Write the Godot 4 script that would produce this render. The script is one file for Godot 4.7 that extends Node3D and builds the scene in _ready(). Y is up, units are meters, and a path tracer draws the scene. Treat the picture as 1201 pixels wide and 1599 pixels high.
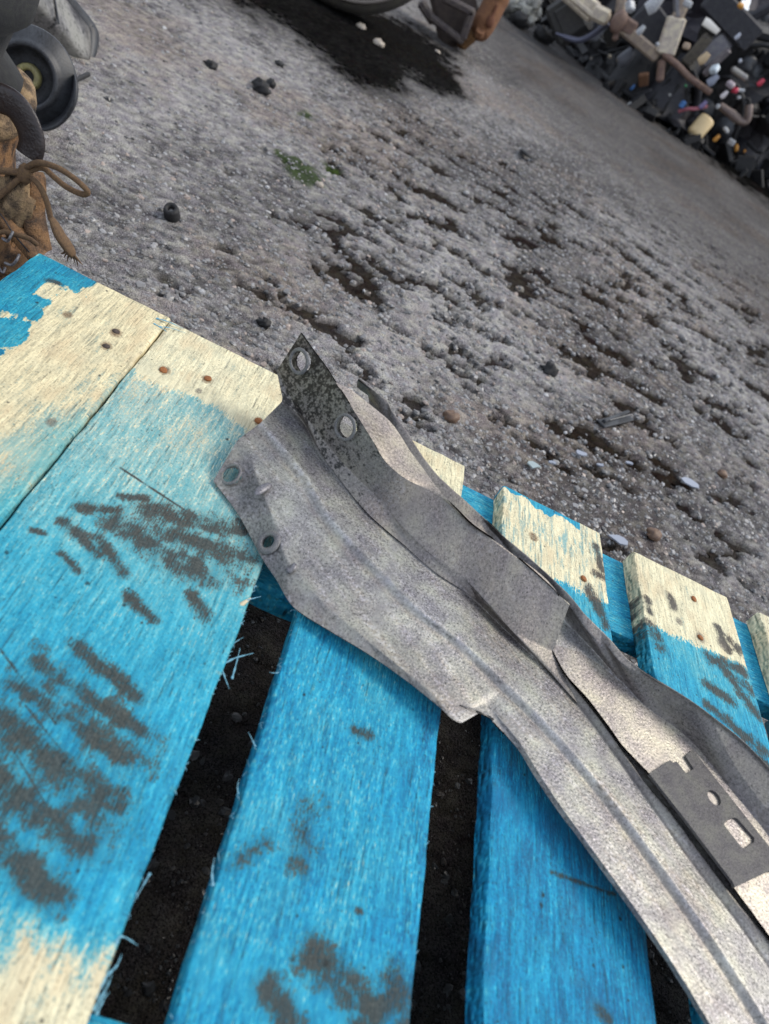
extends Node3D

# ---------------------------------------------------------------- helpers
var rng := RandomNumberGenerator.new()
var M := {}
const DECK := 0.15

func rn(a: float, b: float) -> float:
	return rng.randf_range(a, b)

func noise(freq: float, sd: int, oct: int = 3, type: int = FastNoiseLite.TYPE_SIMPLEX_SMOOTH) -> FastNoiseLite:
	var n := FastNoiseLite.new()
	n.noise_type = type
	n.seed = sd
	n.frequency = freq
	n.fractal_octaves = oct
	if oct <= 1:
		n.fractal_type = FastNoiseLite.FRACTAL_NONE
	return n

func begin() -> SurfaceTool:
	var st := SurfaceTool.new()
	st.begin(Mesh.PRIMITIVE_TRIANGLES)
	st.set_smooth_group(0)
	return st

var taken := {}
func numbered(called: String) -> String:
	if not taken.has(called):
		taken[called] = 0
		return called
	taken[called] += 1
	return "%s_%03d" % [called, taken[called]]

func obj(called: String, what, material: Material, parent: Node3D = null) -> MeshInstance3D:
	var o := MeshInstance3D.new()
	o.name = numbered(called) if parent == null else called
	if what is SurfaceTool:
		what.generate_normals()
		o.mesh = what.commit()
	else:
		o.mesh = what
	o.material_override = material
	(self if parent == null else parent).add_child(o, true)
	return o

func thing(called: String, label: String, category: String, at := Vector3.ZERO, turn := Vector3.ZERO, group := "") -> Node3D:
	var o := Node3D.new()
	o.name = numbered(called)
	add_child(o, true)
	o.position = at
	o.rotation = turn
	tag(o, label, category, group)
	return o

func tag(o: Node, label: String, category: String, group := "") -> void:
	o.set_meta("label", label)
	o.set_meta("category", category)
	if group:
		o.set_meta("group", group)

func quad(st: SurfaceTool, a: Vector3, b: Vector3, c: Vector3, d: Vector3) -> void:
	for v in [a, b, c, a, c, d]:
		st.add_vertex(v)

# a tube through points with a radius at each; the section may be flattened
func tube(st: SurfaceTool, pts: Array, radii: Array, n := 8, flat := 1.0) -> void:
	var rings := []
	var side := Vector3.ZERO
	for i in pts.size():
		var a: Vector3 = pts[maxi(i - 1, 0)]
		var b: Vector3 = pts[mini(i + 1, pts.size() - 1)]
		var dir := (b - a).normalized()
		if side == Vector3.ZERO:
			side = dir.cross(Vector3.UP)
			if side.length() < 0.05:
				side = dir.cross(Vector3.RIGHT)
		side = (side - dir * side.dot(dir)).normalized()
		var up := side.cross(dir)
		var ring := []
		var r: float = radii[mini(i, radii.size() - 1)]
		for k in n:
			var w := TAU * k / n
			ring.append(pts[i] + (side * cos(w) + up * sin(w) * flat) * r)
		rings.append(ring)
	rings_mesh(st, rings)

func rings_mesh(st: SurfaceTool, rings: Array, caps := true) -> void:
	var n: int = rings[0].size()
	for i in rings.size() - 1:
		for k in n:
			var l := (k + 1) % n
			quad(st, rings[i][k], rings[i][l], rings[i + 1][l], rings[i + 1][k])
	if caps:
		for e in 2:
			var r: Array = rings[0] if e == 0 else rings[-1]
			var c := Vector3.ZERO
			for v in r:
				c += v / n
			st.set_smooth_group(1 + e)
			for k in n:
				var l := (k + 1) % n
				for v in ([c, r[l], r[k]] if e == 0 else [c, r[k], r[l]]):
					st.add_vertex(v)
			st.set_smooth_group(0)

func smooth_path(p: Array, per := 6) -> Array:
	var out := []
	for i in p.size() - 1:
		var a: Vector3 = p[maxi(i - 1, 0)]
		var b: Vector3 = p[i]
		var c: Vector3 = p[i + 1]
		var d: Vector3 = p[mini(i + 2, p.size() - 1)]
		for k in per:
			out.append(b.cubic_interpolate(c, a, d, float(k) / per))
	out.append(p[-1])
	return out

func lathe(st: SurfaceTool, prof: Array, x: Transform3D, n := 32) -> void:
	var rings := []
	for p in prof:
		var ring := []
		for k in n:
			var w := TAU * k / n
			ring.append(x * Vector3(cos(w) * p.x, p.y, -sin(w) * p.x))
		rings.append(ring)
	rings_mesh(st, rings, false)

func axis_to(dir: Vector3, at := Vector3.ZERO) -> Transform3D:
	var y := dir.normalized()
	var xx := y.cross(Vector3.FORWARD if absf(y.z) < 0.9 else Vector3.RIGHT).normalized()
	return Transform3D(Basis(xx, y, xx.cross(y)), at)

# a box with bevelled edges
func rbox(st: SurfaceTool, x: Transform3D, size: Vector3, bevel := 0.004) -> void:
	var h := size * 0.5
	var b := minf(bevel, minf(h.x, minf(h.y, h.z)) * 0.9)
	var rings := []
	for lv in [[-h.y, b], [-h.y + b, 0.0], [h.y - b, 0.0], [h.y, b]]:
		var ring := []
		var wx: float = h.x - lv[1]
		var wz: float = h.z - lv[1]
		for q in [[wx, wz - b], [wx - b, wz], [-wx + b, wz], [-wx, wz - b], [-wx, -wz + b], [-wx + b, -wz], [wx - b, -wz], [wx, -wz + b]]:
			ring.append(x * Vector3(q[0], lv[0], q[1]))
		rings.append(ring)
	st.set_smooth_group(-1)
	var n := 8
	for i in 3:
		for k in n:
			var l := (k + 1) % n
			quad(st, rings[i][k], rings[i + 1][k], rings[i + 1][l], rings[i][l])
	for k in range(1, n - 1):
		for v in [rings[0][0], rings[0][k], rings[0][k + 1], rings[3][0], rings[3][k + 1], rings[3][k]]:
			st.add_vertex(v)
	st.set_smooth_group(0)

func bar(st: SurfaceTool, a: Vector3, b: Vector3, w: float, t: float, bevel := 0.004, roll := 0.0) -> void:
	var d := b - a
	var x := axis_to(d, (a + b) * 0.5)
	x.basis = x.basis * Basis(Vector3.UP, roll)
	rbox(st, x, Vector3(w, d.length(), t), bevel)

# a stone or lump: a sphere pushed about by noise
func lump(st: SurfaceTool, c: Vector3, r: Vector3, sd: int, rough := 0.35, n := 7, freq := 1.0) -> void:
	var f := noise(freq, sd, 3)
	var rings := []
	for i in n + 1:
		var ring := []
		var la := -PI / 2 + PI * (i + 0.02) / (n + 0.04)
		for k in n * 2:
			var w := TAU * k / (n * 2)
			var d := Vector3(cos(la) * cos(w), sin(la), -cos(la) * sin(w))
			ring.append(c + d * r * (1.0 + rough * f.get_noise_3dv(d * 1.3)))
		rings.append(ring)
	rings_mesh(st, rings, true)

func mat(c: Color, rough := 0.8, metal := 0.0, tex: Texture2D = null, nrm: Texture2D = null, size := 0.3, nscale := 1.0) -> StandardMaterial3D:
	var m := StandardMaterial3D.new()
	m.albedo_color = c.linear_to_srgb()
	m.roughness = rough
	m.metallic = metal
	if tex or nrm:
		m.uv1_triplanar = true
		m.uv1_world_triplanar = true
		m.uv1_scale = Vector3.ONE / size
	if tex:
		m.albedo_texture = tex
	if nrm:
		m.normal_enabled = true
		m.normal_texture = nrm
		m.normal_scale = nscale
	return m

func gray_bytes(nz: FastNoiseLite, w: int, h: int, seamless := false) -> PackedByteArray:
	var im: Image = nz.get_seamless_image(w, h) if seamless else nz.get_image(w, h)
	im.convert(Image.FORMAT_L8)
	return im.get_data()

# a grey texture that multiplies a colour: blotches, grain and specks
func speck_texture(n: int, sd: int, low: float, dark_speck: float, light_speck: float, fine: float) -> ImageTexture:
	var a := gray_bytes(noise(0.012, sd, 4), n, n, true)
	var b := gray_bytes(noise(0.12, sd + 1, 2), n, n, true)
	var c := gray_bytes(noise(0.3, sd + 2, 1), n, n, true)
	var out := PackedByteArray()
	out.resize(n * n * 3)
	for i in n * n:
		var fa := a[i] / 255.0
		var fb := b[i] / 255.0
		var fc := c[i] / 255.0
		var v := 0.8 + (fa - 0.5) * low + (fb - 0.5) * fine + (fc - 0.5) * fine
		var p := fb * 0.45 + fc * 0.55
		if p < 0.31:
			v -= dark_speck * minf(1.0, (0.31 - p) * 14.0)
		elif p > 0.68:
			v += light_speck * minf(1.0, (p - 0.68) * 14.0)
		v = clampf(v, 0.05, 1.0)
		out[i * 3] = int(v * 255)
		out[i * 3 + 1] = int(clampf(v * (0.985 + (fa - 0.5) * 0.03), 0, 1) * 255)
		out[i * 3 + 2] = int(clampf(v * (0.97 + (0.5 - fa) * 0.10), 0, 1) * 255)
	return ImageTexture.create_from_image(Image.create_from_data(n, n, false, Image.FORMAT_RGB8, out))

func bump_texture(nz: Array, n: int, strength: float) -> ImageTexture:
	var sum := PackedFloat32Array()
	sum.resize(n * n)
	for e in nz:
		var g := gray_bytes(e[0], n, n, true)
		var k: float = e[1] / 255.0
		for i in n * n:
			sum[i] += g[i] * k
	var by := PackedByteArray()
	by.resize(n * n)
	for i in n * n:
		by[i] = int(clampf(sum[i], 0, 1) * 255)
	var im := Image.create_from_data(n, n, false, Image.FORMAT_L8, by)
	im.convert(Image.FORMAT_RGBA8)
	im.bump_map_to_normal_map(strength)
	return ImageTexture.create_from_image(im)

# ---------------------------------------------------------------- pressed sheet metal
func pchip(pts: Array) -> Dictionary:
	# x, y, z of a rail as smooth functions of the distance along the part
	var s := []
	for p in pts:
		s.append((p.x - 23.7) * 0.79526 + (p.z + 491.2) * 0.60626)
	var m := []
	for i in pts.size():
		var va := Vector3.ZERO
		if i > 0 and i < pts.size() - 1:
			var a: Vector3 = (pts[i] - pts[i - 1]) / maxf(s[i] - s[i - 1], 0.5)
			var b: Vector3 = (pts[i + 1] - pts[i]) / maxf(s[i + 1] - s[i], 0.5)
			for k in 3:
				va[k] = 2.0 * a[k] * b[k] / (a[k] + b[k]) if a[k] * b[k] > 0.0 else 0.0
		elif i == 0:
			va = (pts[1] - pts[0]) / maxf(s[1] - s[0], 0.5)
		else:
			va = (pts[i] - pts[i - 1]) / maxf(s[i] - s[i - 1], 0.5)
		m.append(va)
	return {"s": s, "p": pts, "m": m}

func rail_at(r: Dictionary, x: float) -> Vector3:
	var s: Array = r.s
	var i := 0
	while i < s.size() - 2 and x > s[i + 1]:
		i += 1
	var h: float = maxf(s[i + 1] - s[i], 0.5)
	var u: float = (x - s[i]) / h
	if u < 0.0 or u > 1.0:
		var e: int = i if u < 0.0 else i + 1
		return r.p[e] + r.m[e] * (x - s[e])
	var u2 := u * u
	var u3 := u2 * u
	return r.p[i] * (2 * u3 - 3 * u2 + 1) + r.m[i] * h * (u3 - 2 * u2 + u) + r.p[i + 1] * (3 * u2 - 2 * u3) + r.m[i + 1] * h * (u3 - u2)

# a sheet between rails: rows along the part, columns across it; millimetres in, metres out
func sheet(rails: Array, cell: float, thick: float, passes: int, color: Callable, holes := [], s_from := -1e9, s_to := 1e9) -> ArrayMesh:
	var longest := 0.0
	for r in rails:
		longest = maxf(longest, minf(r.s[-1], s_to) - maxf(r.s[0], s_from))
	var nu := int(longest / cell) + 1
	var div := []
	var nv := 1
	for k in rails.size() - 1:
		var w := 0.0
		for f in [0.0, 0.3, 0.6, 1.0]:
			var a: Dictionary = rails[k]
			var b: Dictionary = rails[k + 1]
			w = maxf(w, rail_at(a, lerpf(maxf(a.s[0], s_from), minf(a.s[-1], s_to), f)).distance_to(rail_at(b, lerpf(maxf(b.s[0], s_from), minf(b.s[-1], s_to), f))))
		div.append(maxi(2, int(minf(w, 90.0) / cell)))
		nv += div[-1]
	var g := PackedVector3Array()
	g.resize(nu * nv)
	for i in nu:
		var u := float(i) / (nu - 1)
		var at := []
		for r in rails:
			at.append(rail_at(r, lerpf(maxf(r.s[0], s_from), minf(r.s[-1], s_to), u)))
		var row := PackedVector3Array()
		for k in rails.size() - 1:
			for q in div[k]:
				row.append(at[k].lerp(at[k + 1], float(q) / div[k]))
		row.append(at[-1])
		for p in passes:
			var old := row.duplicate()
			for j in range(1, nv - 1):
				row[j] = old[j] * 0.5 + (old[j - 1] + old[j + 1]) * 0.25
		for j in nv:
			g[i * nv + j] = row[j] * 0.001
	var fine := noise(90.0, 77, 2)
	var nrm := PackedVector3Array()
	nrm.resize(nu * nv)
	for i in nu:
		for j in nv:
			var du := g[mini(i + 1, nu - 1) * nv + j] - g[maxi(i - 1, 0) * nv + j]
			var dv := g[i * nv + mini(j + 1, nv - 1)] - g[i * nv + maxi(j - 1, 0)]
			var n := du.cross(dv).normalized()
			nrm[i * nv + j] = n
	var facing := 0.0
	for n in nrm:
		facing += n.y + n.z * 0.3
	if facing < 0.0:
		for q in nrm.size():
			nrm[q] = -nrm[q]
	var vs := PackedVector3Array()
	var ns := PackedVector3Array()
	var cs := PackedColorArray()
	var ix := PackedInt32Array()
	for i in nu:
		for j in nv:
			var q := i * nv + j
			var p := g[q] + nrm[q] * fine.get_noise_3dv(g[q]) * 0.00022
			vs.append(p)
			ns.append(nrm[q])
			cs.append(color.call(g[q], float(i) / (nu - 1) * longest, float(j) / (nv - 1), nrm[q]))
	var base := vs.size()
	for q in nu * nv:
		vs.append(g[q] - nrm[q] * thick * 0.001)
		ns.append(-nrm[q])
		cs.append(cs[q])
	for i in nu - 1:
		for j in nv - 1:
			var a := i * nv + j
			var c := (g[a] + g[a + nv + 1]) * 0.5
			var skip := false
			for h in holes:
				var d: Vector3 = c - h[0]
				var hn: Vector3 = h[1]
				if absf(d.dot(hn)) < 0.03 and (d - hn * d.dot(hn)).length() < h[2]:
					skip = true
			if skip:
				continue
			ix.append_array(PackedInt32Array([a, a + 1, a + nv + 1, a, a + nv + 1, a + nv]))
			a += base
			ix.append_array(PackedInt32Array([a, a + nv + 1, a + 1, a, a + nv, a + nv + 1]))
	var rim := []
	for i in nu:
		rim.append(i * nv)
	for j in range(1, nv):
		rim.append((nu - 1) * nv + j)
	for i in range(nu - 2, -1, -1):
		rim.append(i * nv + nv - 1)
	for j in range(nv - 2, 0, -1):
		rim.append(j)
	for k in rim.size():
		var a: int = rim[k]
		var b: int = rim[(k + 1) % rim.size()]
		var e := (vs[b] - vs[a]).cross(nrm[a]).normalized()
		var o := vs.size()
		for q in [a, b, b + base, a + base]:
			vs.append(vs[q])
			ns.append(-e)
			cs.append(cs[q].lerp(Color(0.5, 0.48, 0.46), 0.35))  # edge highlight put into the rim colour
		ix.append_array(PackedInt32Array([o, o + 1, o + 2, o, o + 2, o + 3]))
	var arr := []
	arr.resize(Mesh.ARRAY_MAX)
	arr[Mesh.ARRAY_VERTEX] = vs
	arr[Mesh.ARRAY_NORMAL] = ns
	arr[Mesh.ARRAY_COLOR] = cs
	arr[Mesh.ARRAY_INDEX] = ix
	var mesh := ArrayMesh.new()
	mesh.add_surface_from_arrays(Mesh.PRIMITIVE_TRIANGLES, arr)
	return mesh

const RAILS := {
	"R0": [Vector3(-18.9, 153.0, -412.8), Vector3(3.7, 153.0, -394.8), Vector3(21.3, 153.0, -376.1), Vector3(31.7, 154.0, -362.9), Vector3(45.2, 155.0, -349.6), Vector3(63.3, 157.0, -330.7), Vector3(88.4, 159.0, -323.3), Vector3(113.5, 161.0, -317.2), Vector3(145.8, 163.0, -306.5), Vector3(167.6, 164.0, -297.3), Vector3(180.3, 165.0, -291.4), Vector3(186.5, 165.0, -294.1), Vector3(196.4, 165.0, -306.9), Vector3(207.4, 165.0, -301.6), Vector3(223.1, 165.0, -290.8), Vector3(235.1, 165.0, -276.7), Vector3(252.5, 165.0, -258.5), Vector3(263.3, 165.0, -249.1), Vector3(280.4, 165.0, -233.2), Vector3(295.2, 165.0, -219.3), Vector3(307.9, 165.0, -206.8), Vector3(319.8, 165.0, -194.5), Vector3(329.9, 165.0, -182.6), Vector3(339.9, 165.0, -170.0), Vector3(365.3, 165.0, -140.6), Vector3(540.2, 165.0, -7.3)],
	"R1": [Vector3(-16.3, 170.0, -445.0), Vector3(-6.6, 170.0, -437.7), Vector3(9.7, 170.0, -412.3), Vector3(25.4, 169.0, -390.4), Vector3(34.6, 168.0, -377.1), Vector3(44.5, 166.0, -362.0), Vector3(57.4, 165.0, -352.2), Vector3(75.5, 165.0, -339.5), Vector3(105.4, 165.0, -326.2), Vector3(143.7, 166.0, -310.6), Vector3(167.3, 166.0, -303.3), Vector3(186.0, 165.6, -303.3), Vector3(198.1, 165.6, -313.4), Vector3(209.4, 167.0, -305.2), Vector3(223.5, 168.0, -293.1), Vector3(235.5, 168.0, -278.9), Vector3(252.8, 168.0, -260.2), Vector3(263.5, 168.0, -250.3), Vector3(280.5, 168.0, -234.4), Vector3(295.3, 168.0, -220.5), Vector3(307.9, 168.0, -207.9), Vector3(319.7, 168.0, -195.6), Vector3(329.8, 168.0, -183.7), Vector3(339.7, 168.0, -171.1), Vector3(364.9, 168.0, -141.6), Vector3(539.8, 168.0, -8.3)],
	"C": [Vector3(-7.6, 177.0, -463.4), Vector3(15.6, 176.5, -446.8), Vector3(37.6, 176.0, -428.7), Vector3(57.7, 175.0, -406.0), Vector3(83.5, 174.0, -387.9), Vector3(107.8, 173.0, -375.1), Vector3(139.4, 172.0, -357.9), Vector3(170.1, 171.0, -349.0), Vector3(211.2, 169.5, -329.4), Vector3(247.1, 169.5, -307.7), Vector3(273.1, 169.5, -288.0), Vector3(293.8, 169.5, -270.1), Vector3(324.5, 169.5, -239.4), Vector3(348.9, 169.5, -213.2), Vector3(372.7, 169.5, -184.2), Vector3(389.3, 169.5, -163.8), Vector3(564.2, 169.5, -30.4)],
	"W": [Vector3(1.0, 178.0, -503.8), Vector3(23.6, 177.5, -490.5), Vector3(41.3, 177.0, -466.2), Vector3(65.9, 176.5, -443.2), Vector3(90.5, 176.0, -424.2), Vector3(121.5, 175.0, -411.0), Vector3(152.0, 174.0, -398.6), Vector3(177.5, 173.0, -394.6), Vector3(210.8, 172.0, -378.6), Vector3(232.8, 172.0, -365.0), Vector3(265.7, 172.0, -341.2), Vector3(289.8, 172.0, -317.4), Vector3(315.8, 172.0, -288.8), Vector3(333.6, 172.0, -269.4), Vector3(354.3, 172.0, -247.7), Vector3(372.8, 172.0, -230.2), Vector3(385.5, 172.0, -215.4), Vector3(406.1, 172.0, -193.7), Vector3(581.0, 172.0, -60.4)],
	"S": [Vector3(-3.8, 184.0, -513.3), Vector3(9.4, 183.0, -501.8), Vector3(24.3, 183.0, -487.2), Vector3(49.1, 183.0, -464.7), Vector3(73.8, 183.0, -447.0), Vector3(97.5, 182.0, -433.8), Vector3(116.8, 182.0, -419.5), Vector3(140.1, 181.0, -407.2), Vector3(167.8, 180.0, -400.0), Vector3(186.8, 179.0, -388.5), Vector3(217.6, 177.0, -372.4), Vector3(245.0, 176.0, -368.3), Vector3(259.0, 176.0, -353.5), Vector3(283.6, 176.0, -330.1), Vector3(298.5, 176.0, -313.0), Vector3(314.7, 176.0, -295.5), Vector3(329.6, 176.0, -283.8), Vector3(348.6, 176.0, -263.5), Vector3(368.0, 176.0, -243.5), Vector3(385.7, 176.0, -228.6), Vector3(407.2, 176.0, -207.9), Vector3(582.1, 176.0, -74.6)],
	"RD": [Vector3(-8.6, 229.0, -520.5), Vector3(5.6, 227.0, -508.8), Vector3(19.3, 225.5, -497.4), Vector3(29.4, 224.0, -487.7), Vector3(52.4, 219.5, -468.0), Vector3(70.1, 214.0, -455.7), Vector3(86.3, 208.0, -446.5), Vector3(102.6, 205.5, -443.3), Vector3(121.0, 204.0, -445.1), Vector3(149.8, 204.5, -434.9), Vector3(182.9, 203.5, -422.3), Vector3(215.4, 203.0, -413.2), Vector3(243.0, 200.5, -398.5)],
	"WB": [Vector3(-13.3, 190.0, -519.6), Vector3(8.9, 185.0, -500.4), Vector3(23.9, 184.0, -487.3), Vector3(48.7, 184.0, -464.8), Vector3(73.3, 184.0, -447.0), Vector3(97.0, 183.0, -433.9), Vector3(116.3, 183.0, -419.5), Vector3(139.5, 182.0, -407.3), Vector3(167.2, 181.0, -400.1), Vector3(186.2, 180.0, -388.6), Vector3(217.0, 178.0, -372.5), Vector3(243.6, 177.5, -371.8)],
	"K": [Vector3(41.9, 223.0, -490.3), Vector3(76.1, 216.0, -487.6), Vector3(105.3, 208.0, -470.0), Vector3(124.6, 207.0, -451.3), Vector3(144.6, 206.0, -435.8), Vector3(161.1, 205.0, -427.3), Vector3(179.9, 204.0, -424.1), Vector3(207.9, 203.0, -414.7), Vector3(243.6, 200.5, -399.5)],
	"T": [Vector3(47.0, 210.0, -529.9), Vector3(74.7, 208.0, -522.5), Vector3(79.5, 207.0, -516.4), Vector3(94.9, 205.0, -502.7), Vector3(115.2, 202.0, -482.5), Vector3(133.2, 200.0, -469.7), Vector3(149.4, 200.0, -461.1), Vector3(165.9, 199.0, -453.2), Vector3(182.4, 199.0, -443.0), Vector3(197.9, 199.0, -436.1), Vector3(224.3, 199.0, -422.7), Vector3(246.2, 199.0, -408.7), Vector3(258.0, 199.0, -397.3), Vector3(275.8, 198.0, -387.2), Vector3(289.6, 198.0, -375.2), Vector3(306.7, 200.0, -366.2), Vector3(329.4, 202.0, -360.2), Vector3(351.2, 204.0, -351.2), Vector3(374.4, 204.0, -342.1), Vector3(395.6, 204.0, -327.4), Vector3(419.6, 204.0, -304.9), Vector3(594.5, 204.0, -171.5)],
	"TI": [Vector3(59.8, 201.0, -529.7), Vector3(79.0, 201.0, -510.0), Vector3(106.1, 199.0, -479.2), Vector3(136.0, 197.0, -457.3), Vector3(150.9, 196.0, -448.5), Vector3(168.1, 196.0, -444.9), Vector3(179.2, 196.0, -443.9), Vector3(199.9, 196.0, -430.2), Vector3(212.5, 196.0, -423.9), Vector3(225.6, 196.0, -418.7), Vector3(247.9, 196.0, -401.1), Vector3(262.0, 196.0, -386.3), Vector3(272.1, 196.0, -384.3), Vector3(285.4, 196.5, -371.2), Vector3(305.5, 198.5, -364.4), Vector3(328.1, 200.5, -358.3), Vector3(349.9, 202.5, -349.4), Vector3(373.1, 202.5, -340.3), Vector3(394.3, 202.5, -325.7), Vector3(417.7, 202.5, -303.0), Vector3(592.6, 202.5, -169.7)],
	"FR": [Vector3(78.7, 184.0, -499.9), Vector3(105.7, 184.0, -469.9), Vector3(134.7, 184.0, -442.6), Vector3(166.4, 184.0, -426.4), Vector3(200.5, 184.0, -414.4), Vector3(227.7, 184.0, -403.5), Vector3(252.1, 184.0, -397.7), Vector3(270.6, 184.0, -386.3), Vector3(295.3, 183.0, -369.2), Vector3(319.0, 182.0, -354.8), Vector3(344.2, 181.0, -347.8), Vector3(357.9, 181.0, -340.1), Vector3(382.6, 181.0, -314.4), Vector3(405.6, 181.0, -290.9), Vector3(427.5, 181.0, -264.6), Vector3(602.4, 181.0, -131.3)],
	"FL": [Vector3(242.4, 178.5, -373.4), Vector3(252.7, 178.5, -356.6), Vector3(271.0, 178.5, -342.3), Vector3(284.2, 178.5, -328.9), Vector3(296.9, 178.5, -315.4), Vector3(314.0, 178.5, -303.8), Vector3(333.8, 178.5, -282.9), Vector3(352.0, 178.5, -264.1), Vector3(368.5, 178.5, -246.6), Vector3(387.8, 178.5, -225.9), Vector3(406.2, 178.5, -205.3), Vector3(581.1, 178.5, -72.0)],
	"FX": [Vector3(254.5, 184.0, -400.9), Vector3(270.7, 184.0, -387.6), Vector3(295.0, 183.5, -369.9), Vector3(318.3, 183.0, -354.9), Vector3(342.8, 182.5, -346.9), Vector3(356.4, 182.5, -338.6), Vector3(380.9, 182.5, -313.0), Vector3(404.2, 182.5, -290.6), Vector3(424.8, 182.5, -264.0), Vector3(599.7, 182.5, -130.7)],
}

# ---------------------------------------------------------------- painted boards
const PX := 0.0005
var nf: PackedByteArray   # long fibres
var ng: PackedByteArray   # short fibres
var nb: PackedByteArray   # blotches
var nd: PackedByteArray   # fine grain
var nl: PackedByteArray   # long thin grain lines
const NW := 1024

func prepare_wood_noise() -> void:
	var a := noise(0.10, 11, 3).get_seamless_image(NW, 128)
	a.resize(NW, NW, Image.INTERPOLATE_CUBIC)
	a.convert(Image.FORMAT_L8)
	nf = a.get_data()
	var b := noise(0.30, 12, 2).get_seamless_image(NW, 256)
	b.resize(NW, NW, Image.INTERPOLATE_CUBIC)
	b.convert(Image.FORMAT_L8)
	ng = b.get_data()
	var l := noise(0.22, 15, 3).get_seamless_image(NW, 48)
	l.resize(NW, NW, Image.INTERPOLATE_CUBIC)
	l.convert(Image.FORMAT_L8)
	nl = l.get_data()
	nb = gray_bytes(noise(0.016, 13, 4), NW, NW, true)
	nd = gray_bytes(noise(0.22, 14, 2), NW, NW, true)

func ramp(stops: Array, w: float) -> Color:
	for i in stops.size() - 1:
		if w <= stops[i + 1][0]:
			return stops[i][1].lerp(stops[i + 1][1], clampf((w - stops[i][0]) / (stops[i + 1][0] - stops[i][0]), 0, 1))
	return stops[-1][1]

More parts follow.
